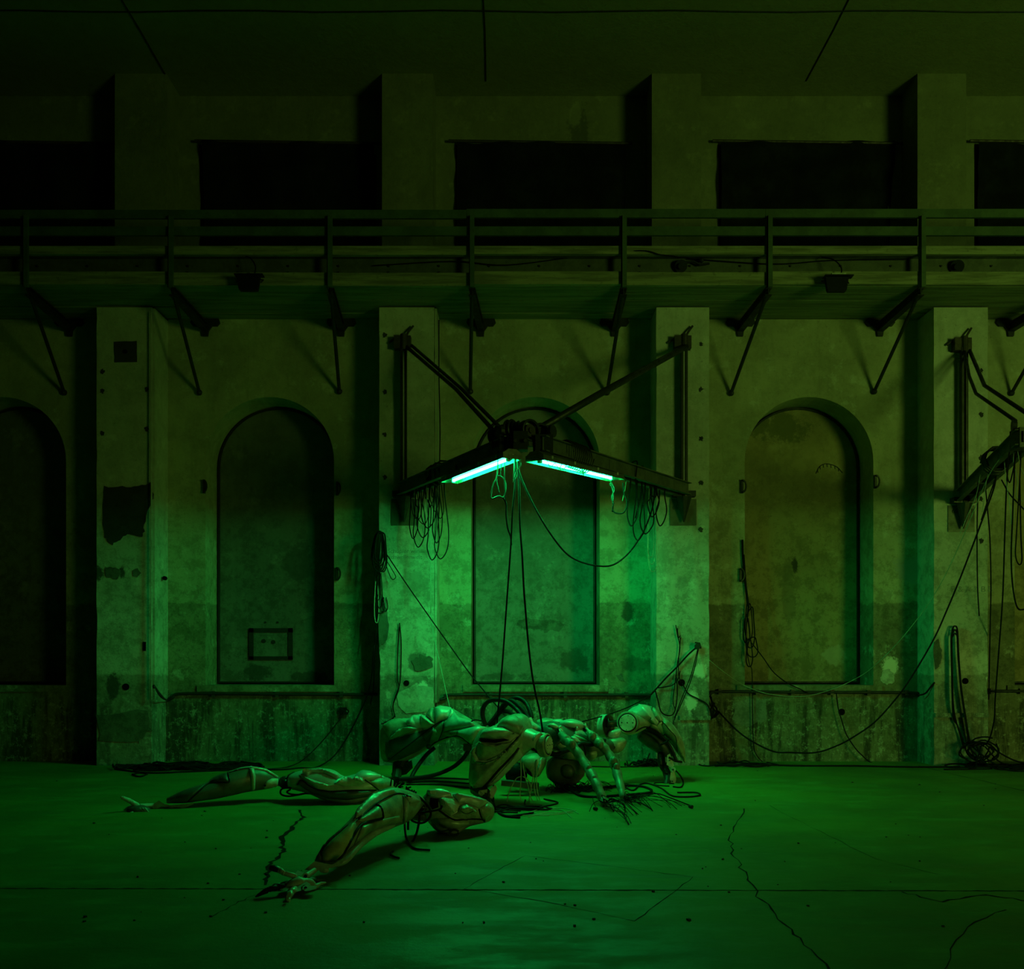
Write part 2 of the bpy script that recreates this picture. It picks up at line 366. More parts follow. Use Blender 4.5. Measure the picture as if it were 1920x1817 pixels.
def rough_box(bm, x0, x1, y0, y1, z0, z1, amp=.012, nz=40, seed=0):
    """pillar: a box whose corners are worn uneven"""
    rings = []
    for k in range(nz + 1):
        z = z0 + (z1 - z0)*k/nz; ring = []
        for (x, y) in ((x0, y1), (x0, y0), (x1, y0), (x1, y1)):
            dx = dy = 0
            if y == y0:
                n = noise.noise(Vector((x*3 + seed, z*2.3, 0))); n2 = max(0, noise.noise(Vector((x*5, z*7.1, seed))) - .15)
                s = (1 if x == x0 else -1); e = amp*(.5 + .5*n) + n2*amp*3.0*(1 if z < 3 else .35)
                dx = s*e; dy = e*.4
            ring.append(bm.verts.new((x + dx, y + dy, z)))
        rings.append(ring)
    for a, b in zip(rings, rings[1:]):
        for k in range(3): bm.faces.new((a[k], a[k+1], b[k+1], b[k]))
    bm.faces.new(rings[-1]); bm.faces.new(rings[0][::-1])
for k, (a, b) in enumerate(lower_pillars):
    bm = bmesh.new(); rough_box(bm, a, b, YLP, YL + .01, 0, ZS - .02 + .0, seed=k*3.1); obj('lower_pillar', bm, m_pillar, wall)
for k, (a, b) in enumerate([(-9.88, -9.1), (-5.903, -5.13), (-1.923, -1.16), (2.097, 2.836), (6.055, 6.785), (10.0, 10.75)]):
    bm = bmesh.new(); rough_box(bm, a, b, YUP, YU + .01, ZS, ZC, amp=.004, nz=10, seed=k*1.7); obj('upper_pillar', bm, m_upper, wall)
# slim pilaster strip beside two pillars
for (a, b) in ((-5.152, -5.12), (-1.095, -1.065)):
    bm = bmesh.new(); boxr(bm, a, b, YLP + .02, YL, .9, ZS - .03); obj('pillar_edge_strip', bm, m_pillar, wall)
# sills and low plinth mouldings
for k, (cx, _) in enumerate(NICHES):
    bm = bmesh.new(); boxr(bm, cx - NR - .12, cx + NR + .12, YL - .03, YL + .001, 1.04, NB); obj('sill_band', bm, m_wall, wall)

# niche infills
for k, (cx, mm) in enumerate(NICHES):
    P = arch_pts(cx, NR - .028, NSP, NB + .022)
    bm = bmesh.new(); plate2d(bm, P, .08, lambda u, v, w: Vector((u, YP - .005 + w, v)))
    win = tag(obj('window_%d' % (k + 1), bm, mm), kind='structure')
    win['label'] = ['blocked arched niche at the far left edge', 'dark blocked niche with a small framed hatch', 'green-lit blocked niche behind the lamps',
                    'brownish blocked niche right of the lamps', 'blocked niche cut by the right edge'][k]
    bm = bmesh.new(); Q = arch_pts(cx, NR, NSP, NB)
    plate2d(bm, Q, .01, lambda u, v, w: Vector((u, YP + .075 + w, v))); obj('shadow_gap', bm, m_void, win)
    bm = bmesh.new(); Pi = arch_pts(cx, NR - .05, NSP, NB + .045); Po = arch_pts(cx, NR - .022, NSP, NB + .02)
    Pi.append(Pi[0]); Po.append(Po[0]); y0, y1 = YP - .03, YP + .02
    for i in range(len(Pi) - 1):
        a, b, c, d = Pi[i], Pi[i+1], Po[i+1], Po[i]
        bm.faces.new([bm.verts.new((p[0], y0, p[1])) for p in (a, b, c, d)])
        bm.faces.new([bm.verts.new(v) for v in ((a[0], y0, a[1]), (b[0], y0, b[1]), (b[0], y1, b[1]), (a[0], y1, a[1]))])
        bm.faces.new([bm.verts.new(v) for v in ((d[0], y0, d[1]), (c[0], y0, c[1]), (c[0], y1, c[1]), (d[0], y1, d[1]))])
    obj('seal_frame', bm, m_dark, win)
    if k == 1:
        y = YP - .005
        a = W(468, 1178, y); b = W(549, 1237, y); t = .066
        bm = bmesh.new()
        boxr(bm, a.x, b.x, y - .03, y, a.z - t, a.z); boxr(bm, a.x, b.x, y - .03, y, b.z, b.z + t*.8)
        boxr(bm, a.x, a.x + t, y - .03, y, b.z, a.z); boxr(bm, b.x - t, b.x, y - .03, y, b.z, a.z); obj('hatch_frame', bm, m_dark, win)
        bm = bmesh.new(); boxr(bm, a.x + t, b.x - t, y - .012, y, b.z + t*.8, a.z - t); obj('hatch_cover', bm, m_infill_a, win)
        for px in (495, 513):
            c = W(px, 1202 if px == 495 else 1204, y); bm = bmesh.new(); cyl(bm, c + Vector((0, -.022, 0)), c, .032, seg=14); obj('hatch_knob', bm, m_dark, win)
        for px in (498, 521):
            c = W(px, 1167, y); bm = bmesh.new(); cyl(bm, c + Vector((0, -.015, 0)), c, .016, seg=10); obj('bolt', bm, m_dark, win)
    if k == 3:      # arc with little ticks scratched on the infill
        y = YP - .012; arc = [W(px, py, y) for px, py in ((1530, 888), (1536, 876), (1546, 870), (1558, 871), (1570, 876), (1580, 887))]
        bm = bmesh.new(); C_ = catmull(arc, 5); tube(bm, C_, .006, 4)
        for i in range(3, len(C_) - 2, 3): tube(bm, [C_[i], C_[i] + Vector((.005, 0, -.05))], .004, 4)
        obj('scratched_arc', bm, m_rust, win)

# wall details: dark patches, holes, ledges
def blob(pxs, y, thick, name, mat, jit=.012, n=4):
    P = [W(a, b, y) for a, b in pxs]; P.append(P[0]); out = []
    for a, b in zip(P, P[1:]):
        for k in range(n): out.append(a.lerp(b, k/n) + Vector((R.uniform(-jit, jit), 0, R.uniform(-jit, jit))))
    bm = bmesh.new(); vs_ = [bm.verts.new(p) for p in out]; bm.faces.new(vs_)
    r_ = bmesh.ops.extrude_face_region(bm, geom=bm.faces[:])
    for v in r_['geom']:
        if isinstance(v, bmesh.types.BMVert): v.co.y -= thick
    return obj(name, bm, mat, wall)
m_patchd = plaster('bare_render', (.055, .058, .045), (.03, .03, .022), (.10, .11, .08), cut=False)
m_patchm = plaster('worn_render', (.15, .165, .13), (.09, .10, .08), (.26, .29, .24), cut=False)
m_patchl = plaster('fresh_plaster', (.66, .76, .70), (.34, .40, .34), (.8, .88, .82), cut=False, mott=1.5)
blob([(196, 912), (230, 913), (262, 911), (284, 906), (288, 935), (280, 950), (272, 985), (268, 1005), (258, 1007), (240, 1000), (225, 1012), (210, 1021), (196, 1008), (193, 960)], YLP, .012, 'bare_patch', m_patchd, .016, 4)
blob([(215, 641), (257, 640), (257, 679), (216, 680)], YLP, .012, 'wall_plate', m_patchd, .003)
bm = bmesh.new(); c = W(236, 660, YLP); cyl(bm, c, c + Vector((0, -.03, 0)), .03, seg=10); obj('plate_bolt', bm, m_void, wall)
blob([(197, 1066), (205, 1062), (222, 1066), (228, 1075), (218, 1086), (200, 1083)], YLP, .008, 'bare_patch', m_patchm, .012)
blob([(249, 1070), (258, 1066), (264, 1074), (258, 1083), (250, 1080)], YLP, .008, 'bare_patch', m_patchm, .008)
blob([(183, 1340), (280, 1330), (283, 1372), (265, 1385), (262, 1392), (186, 1390)], YLP, .008, 'bare_patch', m_patchm, .03)
blob([(745, 1300), (775, 1285), (812, 1288), (814, 1325), (806, 1335), (760, 1338), (748, 1325)], YLP, .006, 'fresh_patch', m_patchl, .014)
blob([(706, 1120), (715, 1118), (727, 1150), (729, 1180), (722, 1205), (712, 1212)], YLP, .010, 'bare_patch', m_patchm, .014)
blob([(773, 1240), (790, 1228), (811, 1232), (811, 1252), (795, 1258), (778, 1256)], YLP, .008, 'bare_patch', m_patchm, .016)
blob([(1062, 1306), (1070, 1306), (1069, 1330), (1063, 1335)], YL, .006, 'damp_mark', m_patchm, .006)
blob([(970, 1163), (990, 1159), (1010, 1163), (1030, 1163), (1050, 1166), (1058, 1172), (1048, 1184), (1032, 1182), (1022, 1187), (1008, 1172), (985, 1176), (975, 1172)], YP - .004, .003, 'damp_mark', m_patchm, .014)
blob([(1155, 1268), (1166, 1262), (1170, 1274), (1172, 1278), (1162, 1276)], YL, .008, 'bare_patch', m_patchm, .01)
blob([(1655, 1258), (1668, 1254), (1676, 1266), (1676, 1280), (1662, 1284), (1650, 1276)], YL, .005, 'fresh_patch', m_patchl, .012)
blob([(1750, 1205), (1760, 1198), (1766, 1225), (1762, 1248), (1752, 1256)], YLP, .008, 'bare_patch', m_patchm, .012)
blob([(1376, 1318), (1440, 1308), (1436, 1350), (1400, 1362), (1376, 1355)], YL, .003, 'fresh_patch', m_infill_b, .03)
for (px, py, y, r_) in ((762, 1281, YLP, .042), (1278, 1280, YLP, .05), (1810, 1277, YLP, .045), (308, 1084, YL - .3, .03), (1578, 1335, YL, .05), (236, 1288, YLP, .05)):
    bm = bmesh.new(); c = W(px, py, y); cyl(bm, c + Vector((0, -.004, 0)), c + Vector((0, .05, 0)), r_, seg=16); obj('drilled_hole', bm, m_void, wall)
for (px, py) in ((241, 1212-0), (270, 1212)):
    pass
bm = bmesh.new(); c = W(271, 1212, YLP); box(bm, c, (.04, .02, .13)); obj('slot', bm, m_void, wall)
for (px0, px1, py, y) in ((1274, 1332, 1342, YLP), (1752, 1852, 1337, YLP)):
    bm = bmesh.new(); a = W(px0, py, y); b = W(px1, py, y); boxr(bm, a.x, b.x, y - .035, y, a.z - .06, a.z); obj('ledge', bm, m_pillar, wall)
# row of pits down the pillars where fixings were torn out
for (px, ys, y) in ((1315, (645, 730, 822, 905), YLP), (1314, (993,), YLP), (1840, (695, 778, 858, 936, 1014), YLP), (275, (730, 805), YLP), (192, (697, 733, 813), YLP), (722, (628, 735, 815, 895), YLP)):
    for py in ys:
        blob([(px - 4, py - 2), (px, py - 5), (px + 4, py - 1), (px + 2, py + 4), (px - 3, py + 4)], y, .004, 'fixing_scar', m_patchd, .012, 3)
# iron hooks on the niche edges and rings
for (px, py, d) in ((632, 1076, YL), (1642, 903, YL), (382, 912, YL), (1389, 1078, YL), (1392, 912, YL), (632, 916, YL)):
    bm = bmesh.new(); c = W(px, py, d - .04)
    pts = [c + Vector((.05*math.sin(t), -.02, .09*math.cos(t))) for t in [i*math.pi/7 for i in range(8)]]
    tube(bm, pts, .014, 6); box(bm, c + Vector((0, .02, 0)), (.03, .05, .2)); obj('wall_hook', bm, m_iron, wall)

# conduit pipes below the niches
def pipe_thing(P, lab, r=.022, clips=()):
    bm = bmesh.new(); tube(bm, catmull(P, 6), r, 8)
    o = empty('conduit_pipe', P[0]); tag(o, lab, 'pipe'); obj('pipe', bm, m_dark, o, True)
    for c in clips:
        bm = bmesh.new(); box(bm, c + Vector((0, .02, 0)), (.05, .07, .08)); obj('pipe_clip', bm, m_rust, o)
yp = YL - .05
pipe_thing([W(288, 1286, yp - .5), W(300, 1303, yp - .3), W(311, 1313, yp), W(324, 1308, yp), W(338, 1301, yp), W(430, 1301, yp), W(560, 1302, yp), W(708, 1302, yp)],
           'thin dark conduit pipe under the dark niche with the hatch', clips=[W(400, 1301, yp), W(520, 1302, yp), W(640, 1302, yp)])
pipe_thing([W(810, 1288, yp), W(818, 1300, yp), W(823, 1311, yp), W(836, 1309, yp), W(846, 1303, yp), W(1000, 1303, yp), W(1200, 1303, yp), W(1222, 1303, yp)],
           'dark conduit pipe under the green-lit central niche', clips=[W(920, 1303, yp), W(1060, 1303, yp), W(1175, 1303, yp)])
pipe_thing([W(1331, 1303, yp), W(1348, 1297, yp), W(1500, 1298, yp), W(1705, 1299, yp), W(1722, 1304, yp), W(1740, 1300, yp)],
           'rusty conduit pipe under the brownish niche', clips=[W(1350, 1297, yp), W(1420, 1298, yp), W(1486, 1298, yp), W(1560, 1298, yp), W(1629, 1299, yp), W(1700, 1299, yp)])
pipe_thing([W(1857, 1296, yp), W(1935, 1296, yp), W(1990, 1296, yp)], 'short conduit pipe at the right edge of the photo', clips=[W(1860, 1296, yp), W(1915, 1296, yp)])
o = tag(obj('rising_pipe', (lambda b: (tube(b, [Vector((-5.135, YL-.62, .95)), Vector((-5.135, YL-.62, ZS - .1))], .012, 6), b)[1])(bmesh.new()), m_pillar), 'slender pale pipe rising along the left pillar edge', 'pipe')

# black cloths over the upper openings
labs = ['black cloth over the high opening at the left edge', 'black cloth over the second high opening from the left', 'black cloth over the high opening above the lamps',
        'black cloth with a slanting right edge over the fourth high opening', 'black cloth over the high opening at the right edge']
for k, (a, b) in enumerate(CL):
    o = empty('blackout_cloth', ((a+b)/2, YU - .06, ZO1 + .05)); tag(o, labs[k], 'cloth', 'black cloths over the high openings')
    bm = bmesh.new(); nx, nz = 60, 24; g = []
    top = 9.50
    for j in range(nz + 1):
        row = []
        for i in range(nx + 1):
            u = i/nx; v = j/nz
            bb = b - (.15*v if k == 3 else 0)
            x = a + (bb - a)*u; z = top + .03*math.sin(u*6 + k) *.5 - (top - 7.05)*v
            y = YU - .06 - .035*math.sin(u*9 + v*7 + k*2) - .025*math.sin(u*23 - v*5 + k) - .02*math.sin(v*31 + u*4)*(1 - v)
            row.append(bm.verts.new((x, y, z)))
        g.append(row)
    for j in range(nz):
        for i in range(nx): bm.faces.new((g[j][i], g[j][i+1], g[j+1][i+1], g[j+1][i]))
    obj('sheet', bm, m_cloth, o, True)
    bm = bmesh.new(); cyl(bm, (a - .13, YU - .07, top + .02), (b + .10, YU - .07, top - .02), .022, seg=8); obj('rod', bm, m_rust, o)
    bm = bmesh.new(); boxr(bm, a + .05, b - .05, YU + .3, YU + .34, ZO0, ZO1)
    wn = tag(obj('window_%d' % (k + 6), bm, m_void), kind='structure')

# ------------------------------------------------------------------ gallery walkway
GD = 13.17
gal = empty('gallery_walkway', (0.4, GD, ZS)); tag(gal, 'long green-painted walkway with rails running across the wall', 'walkway')
xl, xr = -12.0, 14.0
def part(name, mat, fn, parent, smooth=False):
    bm = bmesh.new(); fn(bm); return obj(name, bm, mat, parent, smooth)
for i in range(5):                                              # planks seen from below
    y0 = GD + .02 + i*.255
    for s0, s1 in ((xl, -4.6), (-4.59, 1.54), (1.55, 5.57), (5.58, xr)):
        part('soffit_plank', m_soffit, lambda b: boxr(b, s0, s1, y0, y0 + .247, ZS + R.uniform(.0, .012), ZS + .06), gal)
posts = [(-6.56, 50), (-4.6, 320), (-2.45, 618), (-.53, 885), (1.53, 1170), (3.50, 1443), (5.57, 1727), (7.6, 0)]
bounds = [xl] + [p[0] for p in posts] + [xr]
for a, b in zip(bounds, bounds[1:]):
    dz = R.uniform(-.012, .012)
    part('lower_board', m_wood, lambda m: boxr(m, a + .004, b - .004, GD - .05, GD + .02, ZS + .0 + dz, ZS + .175 + dz), gal)
    part('toe_board', m_wood, lambda m: boxr(m, a + .004, b - .004, GD - .05, GD + .02, 7.015 + dz*.5, 7.13), gal)
part('web_plate', m_steel, lambda m: boxr(m, xl, xr, GD + .14, GD + .16, ZS + .05, 7.1), gal)
part('deck', m_steel, lambda m: boxr(m, xl, xr, GD + .02, YL + .0, 7.03, 7.07), gal)
def rivets(m):
    x = -7.2
    while x < 8:
        for z in (6.84, 6.93): cyl(m, (x, GD + .12, z), (x, GD + .142, z), .014, seg=6)
        x += .69
part('rivets', m_dark, rivets, gal)['kind'] = 'stuff'
for a, b in ((xl, -4.7), (-4.7, -.6), (-.6, 3.45), (3.45, xr)):
    part('top_rail', m_rail, lambda m: boxr(m, a, b - .003, GD - .06, GD - .02, 7.50 + .012*(a > -4.7), 7.615 + .012*(a > -4.7)), gal)
    part('middle_rail', m_rail, lambda m: boxr(m, a, b - .003, GD - .06, GD - .02, 7.27, 7.39), gal)
for x, _ in posts:
    part('post', m_rail, lambda m: (boxr(m, x - .035, x + .035, GD - .10, GD - .06, ZS - .04, 7.52), boxr(m, x - .035, x - .025, GD - .10, GD - .02, ZS - .04, 7.52)), gal)
anch = [(122, 737, 130), (375, 737, 385), (637, 735, 640), (882, 735, 902), (1138, 737, 1152), (1370, 738, 1388), (1638, 735, 1650), (1895, 738, 1895)]
for (x, _), (ax, ay, cx_) in zip(posts, anch):
    p0 = Vector((x, GD - .02, ZS - .03)); cw = W(cx_, 603, YL - .02)
    def cant(m):
        beam(m, p0, (cw.x, YL, ZS - .07), .09, .015); beam(m, p0 + Vector((0, 0, -.09)), (cw.x, YL, ZS - .19), .09, .015); beam(m, p0 + Vector((0, 0, -.045)), (cw.x, YL, ZS - .13), .014, .10)
    part('cantilever', m_dark, cant, gal)
    def foot(m):
        P = [(-.20, .06), (.20, .06), (.22, 0), (.18, -.05), (.10, -.05), (.05, -.12), (.04, -.2), (-.04, -.2), (-.05, -.12), (-.10, -.05), (-.18, -.05), (-.22, 0)]
        plate2d(m, P, .04, lambda u, v, w: Vector((cw.x + u, YL - .04 + w, cw.z - .02 + v)))
    part('wall_foot', m_dark, foot, gal)
    aw = W(ax, ay, YL)
    part('stay_rod', m_dark, lambda m: (tube(m, [Vector((x, GD, ZS - .06)), aw + Vector((0, -.03, 0))], .026, 8), ball(m, aw + Vector((0, -.03, 0)), .045, 8)), gal)
# pulleys and wires lying in the web of the walkway
def tagged(name, mat, fn, lab, cat, group=None, smooth=False):
    o = part(name, mat, fn, None, smooth); return tag(o, lab, cat, group)
tagged('pulley_wheel', m_dark, lambda m: (cyl(m, W(1277, 499, GD + .06), W(1277, 499, GD + .13), .085, seg=18), cyl(m, W(1277, 499, GD + .02), W(1277, 499, GD + .07), .04, seg=10),
    tube(m, [W(a, b, GD + .07) for a, b in ((1285, 492), (1300, 490), (1312, 496), (1330, 494))], .018, 6), ball(m, W(1315, 488, GD + .07), .035, 8)),
    'small dark pulley with a lever on the walkway, above and right of the lamps', 'pulley')
tagged('pulley_wheel', m_dark, lambda m: (cyl(m, W(1795, 500, GD + .06), W(1795, 500, GD + .13), .09, seg=18), cyl(m, W(1795, 500, GD + .02), W(1795, 500, GD + .07), .04, seg=10)),
    'round dark wheel in the walkway side near the right edge', 'pulley')

# ------------------------------------------------------------------ floodlights clipped to the walkway
def flood(px, py, lab, tilt, glassy):
    c = W(px, py, GD - .24); o = empty('floodlight', c); tag(o, lab, 'lamp', 'floodlights on the walkway')
    s = .155
    def body(m):
        P = [(-s, .07), (s, .07), (s*.82, -.10), (s*.74, -.12), (-s*.74, -.12), (-s*.82, -.10)]
        plate2d(m, P, .07, lambda u, v, w: c + Vector((u, w, v)))
        for k in range(7): boxr(m, c.x - s*.7 + k*.036, c.x - s*.7 + k*.036 + .008, c.y + .07, c.y + .11, c.z - .10, c.z + .05)
    part('housing', m_black, body, o)
    part('hood', m_black, lambda m: (boxr(m, c.x - s - .02, c.x + s + .05, c.y - .05, c.y + .07, c.z + .07, c.z + .085)), o)
    if glassy: part('glass', m_alu, lambda m: boxr(m, c.x - .09, c.x + .10, c.y - .052, c.y - .01, c.z + .086, c.z + .105), o)
    part('bracket', m_dark, lambda m: (tube(m, [c + Vector((-s - .01, .04, 0)), c + Vector((-s - .02, .12, .06)), c + Vector((0, .17, .10)), c + Vector((s + .02, .12, .06)), c + Vector((s + .01, .04, 0))], .010, 6), beam(m, c + Vector((0, .17, .09)), c + Vector((0, .2, .09)), .05, .06)), o)
    part('cord', m_cable, lambda m: tube(m, catmull([c + Vector((.06, .06, .08)), c + Vector((.08, .08, .22)), c + Vector((0, .15, .36)), c + Vector((-.12, .28, .45))], 6), .009, 5), o)
flood(1570, 529, 'black floodlight with pale lens edge under the right part of the walkway', 0, True)
flood(465, 527, 'dark floodlight barely visible under the left part of the walkway', 0, False)

# ------------------------------------------------------------------ wall-mounted swing cranes
def crane(base_px, top_py, bot_py, tip, lab, ties, fat=False):
    yb = YLP - .10
    top = W(base_px, top_py, yb); bot = W(base_px, bot_py, yb); tip = Vector(tip)
    o = empty('swing_crane', bot); tag(o, lab, 'crane', 'iron swing cranes on the pillars')
    r_ = .035
    part('mast', m_iron, lambda m: (boxr(m, top.x - .045, top.x - .015, yb - .03, yb + .03, bot.z, top.z), boxr(m, top.x + .01, top.x + .045, yb - .03, yb + .03, bot.z, top.z)), o)
    def tb(m):
        boxr(m, top.x - .14, top.x + .10, yb - .02, YLP, top.z - .04, top.z + .14); cyl(m, top + Vector((0, 0, -.06)), top + Vector((0, 0, .16)), .05)
        tube(m, catmull([top + Vector((-.22, .07, .06)), top + Vector((-.12, .05, .12)), top + Vector((0, .04, .10)), top + Vector((.06, .03, .2)), top + Vector((.13, .06, .30))], 4), .016, 6)
    part('top_bracket', m_rust, tb, o)
    def bb(m):
        boxr(m, bot.x - .16, bot.x + .16, yb - .04, YLP, bot.z - .10, bot.z - .02); cyl(m, bot + Vector((0, 0, -.10)), bot + Vector((0, .03, -.46)), .11, .012, 10)
        cyl(m, bot + Vector((0, 0, -.12)), bot + Vector((0, 0, .08)), .06)
    part('bottom_pivot', m_iron, bb, o)
    part('wall_plate', m_steel, lambda m: boxr(m, bot.x - .19, bot.x + .19, YLP - .012, YLP + .0, bot.z - .50, bot.z - .12), o)
    # jib: two channels with a gap, tapered outline
    d = (tip - bot).normalized(); s = Vector((d.y, -d.x, 0)); up = Vector((0, 0, 1))
    def ch(sg):
        def f(m):
            a = bot + s*sg*.06; b = tip + s*sg*.06
            beam(m, a, b, .012, .17)
            beam(m, a + up*.08 + s*sg*.025, b + up*.08 + s*sg*.025, .06, .012); beam(m, a - up*.08 + s*sg*.025, b - up*.08 + s*sg*.025, .06, .012)
        return f
    part('jib_channel', m_steel, ch(1), o); part('jib_channel', m_steel, ch(-1), o)
    part('jib_spacer', m_iron, lambda m: [box(m, bot.lerp(tip, t), (.10, .10, .12)) for t in (.12, .35, .6, .85, .99)], o)
    for t in ties:
        part('tie_rod', m_iron, (lambda T: lambda m: tube(m, catmull(T[0], 3) if T[2] else T[0], T[1], 8))(t), o, True)
    part('trolley', m_iron, lambda m: (box(m, tip - d*.12 + up*.0, (.20, .22, .22)), [cyl(m, tip - d*.15 + s*k*.09 - s*.02 + up*.16, tip - d*.15 + s*k*.09 + s*.02 + up*.16, .07, seg=14) for k in (-1, 1)]), o)
    return o, bot, tip, d, s
BZ = 3.93
lt = Vector((.03, 10.8, BZ)); rt_ = Vector((.30, 10.8, BZ))
yb = YLP - .10
cl, lb, ltip, ld, lss = crane(757, 648, 918, lt, 'left swing crane of the lamp pair, jib running to the centre',
    [([W(762, 650, yb), W(855, 730, 12.6), W(924, 806, 11.35)], .026, False), ([W(772, 648, yb), W(864, 728, 12.6), W(936, 800, 11.3)], .024, False)])
cr, rb, rtip, rd, rss = crane(1283, 648, 918, rt_, 'right swing crane of the lamp pair with one thick tie bar',
    [([W(1286, 650, yb), W(1120, 741, 12.1), W(1008, 806, 11.2)], .045, False)])
yr = Vector((5.62, 10.55, BZ + .03))
ca, ab, atip, ad, ass_ = crane(1808, 652, 930, yr, 'swing crane at the right edge with kinked tie rods and hanging cables',
    [([W(1808, 657, yb), W(1817, 705, 13.2), W(1830, 738, 12.8), W(1904, 789, 11.2)], .022, False), ([W(1818, 657, yb), W(1846, 723, 13.0), W(1925, 775, 11.3)], .026, False)])

# ropewheels bunched at the meeting point of the two jibs
for k, (px, py, r_, th, d, yaw) in enumerate([(938, 814, .095, .06, 11.1, 70), (957, 806, .105, .055, 11.0, 62), (968, 808, .10, .06, 11.0, 78), (978, 812, .11, .055, 10.95, 80), (992, 808, .115, .07, 10.85, 38),
                                           (1012, 810, .085, .06, 10.95, 25), (1026, 812, .07, .05, 11.05, 20), (927, 818, .08, .06, 11.2, 60)]):
    c = W(px, py, d); a = math.radians(yaw); n = Vector((math.sin(a), -math.cos(a), 0))
    o = empty('rope_wheel', c)
    tag(o, ['dark rope wheel fourth from the left above the lamps', 'rope wheel standing tallest left of the jib joint', 'thin rope wheel left of the jib joint', 'rope wheel seen edge-on right above the jib joint',
            'largest open rope wheel facing the room above the lamps', 'rope wheel with rings just right of the largest one', 'rightmost small rope wheel behind the thick tie bar', 'leftmost rope wheel under the paired tie rods'][k], 'wheel', 'rope wheels above the lamps')
    def whl(m):
        bmesh.ops.create_cone(m, cap_ends=False, segments=22, radius1=r_, radius2=r_, depth=th, matrix=Matrix.Translation(c) @ frame_of(Vector(), n))
        for sg in (-1, 1):
            pts = [c + n*sg*th*.5 + (frame_of(Vector(), n).to_3x3() @ Vector((math.cos(t), math.sin(t), 0)))*r_ for t in [i*math.pi/11 for i in range(23)]]
            tube(m, pts, .014, 6)
    part('rim', m_iron, whl, o)
    part('hub', m_rust, lambda m: (cyl(m, c - n*th*.4, c + n*th*.4, r_*.62, seg=16), cyl(m, c - n*th*.7, c + n*th*.7, r_*.3, seg=10)), o)
o = empty('lifting_block', W(972, 826, 10.8)); tag(o, 'dark iron block joining the two jib ends', 'joint')
part('block_body', m_iron, lambda m: (beam(m, W(932, 826, 11.15), W(1020, 822, 11.0), .12, .16), box(m, W(976, 828, 10.75), (.16, .16, .20)), box(m, W(940, 824, 11.1), (.22, .18, .2))), o)
part('lower_strap', m_steel, lambda m: (beam(m, W(940, 843, 11.2), W(972, 830, 10.75), .03, .05), beam(m, W(990, 832, 10.75), W(1030, 838, 11.2), .03, .05)), o)
part('bolt', m_rust, lambda m: [cyl(m, W(px, 826, 10.62), W(px, 826, 10.7), .02, seg=8) for px in (966, 985)], o)

# ------------------------------------------------------------------ the two fluorescent lamps
def lamp(p0, p1, lab):
    p0, p1 = Vector(p0), Vector(p1); d = (p1 - p0).normalized(); s = Vector((d.y, -d.x, 0)).normalized(); up = s.cross(d); up = up if up.z > 0 else -up
    o = empty('fluorescent_lamp', (p0 + p1)/2); tag(o, lab, 'lamp', 'glowing fluorescent lamps under the jibs')
    L = (p1 - p0).length
    def prof(m, P, a, b, close=True):
        A = [m.verts.new(a + s*u + up*v) for u, v in P]; B = [m.verts.new(b + s*u + up*v) for u, v in P]
        n = len(P)
        for i in range(n if close else n - 1): m.faces.new((A[i], B[i], B[(i+1) % n], A[(i+1) % n]))
        if close: m.faces.new(A[::-1]); m.faces.new(B)
    LW = .118
    part('housing', m_steel, lambda m: prof(m, [(-LW, -.046), (-LW, .012), (-.05, .06), (.05, .06), (LW, .012), (LW, -.046), (LW - .004, -.046), (LW - .004, 0), (-LW + .004, 0), (-LW + .004, -.046)], p0 - d*.03, p1 + d*.03), o)
    part('end_plate', m_steel, lambda m: [beam(m, e - d*.004 - up*.015, e + d*.004 - up*.015, LW*2, .066, up) for e in (p0 - d*.03, p1 + d*.03)], o)
    part('reflector', m_bone, lambda m: prof(m, [(-.11, -.004), (.11, -.004), (.11, -.001), (-.11, -.001)], p0, p1), o)
    part('tube', m_tube, lambda m: tube(m, [p0 + d*.10 - up*.034, p1 - d*.10 - up*.034], .0155, 10), o, True)
    part('lamp_holder', m_bone, lambda m: (beam(m, p0 + d*.06 - up*.03, p0 + d*.10 - up*.03, .04, .05), beam(m, p1 - d*.10 - up*.03, p1 - d*.06 - up*.03, .04, .05)), o)
    P = [(.090*math.cos(t), -.004 - .066*math.sin(t)) for t in [i*math.pi/10 for i in range(11)]]
    def cov(m):
        prof(m, P, p0, p1, False)
        for e in (p0, p1):
            sg = -1 if e is p0 else 1
            r1 = [m.verts.new(e + s*u + up*v) for u, v in P]; r2 = [m.verts.new(e + d*sg*.05 + s*u*.5 + up*v*.45) for u, v in P]
            for a, b, c_, d_ in zip(r1, r1[1:], r2[1:], r2): m.faces.new((a, b, c_, d_))
            m.faces.new(r2)
    part('diffuser_cover', m_cover, cov, o, True)
    part('hanger', m_iron, lambda m: [beam(m, p0.lerp(p1, t) + up*.06, p0.lerp(p1, t) + Vector((0, 0, .14)), .02, .04) for t in (.12, .88)], o)
    part('clip', m_alu, lambda m: [box(m, p0.lerp(p1, t) + s*sg*(LW + .005), (.02, .03, .03)) for t in (.08, .35, .65, .92) for sg in (-1, 1)], o)
lamp(W(959, 853, 10.62), W(845, 898, 12.2), 'glowing green fluorescent lamp under the left jib')
lamp(W(1005, 857, 10.68), W(1152, 893, 12.2), 'glowing green fluorescent lamp wound with wire under the right jib')

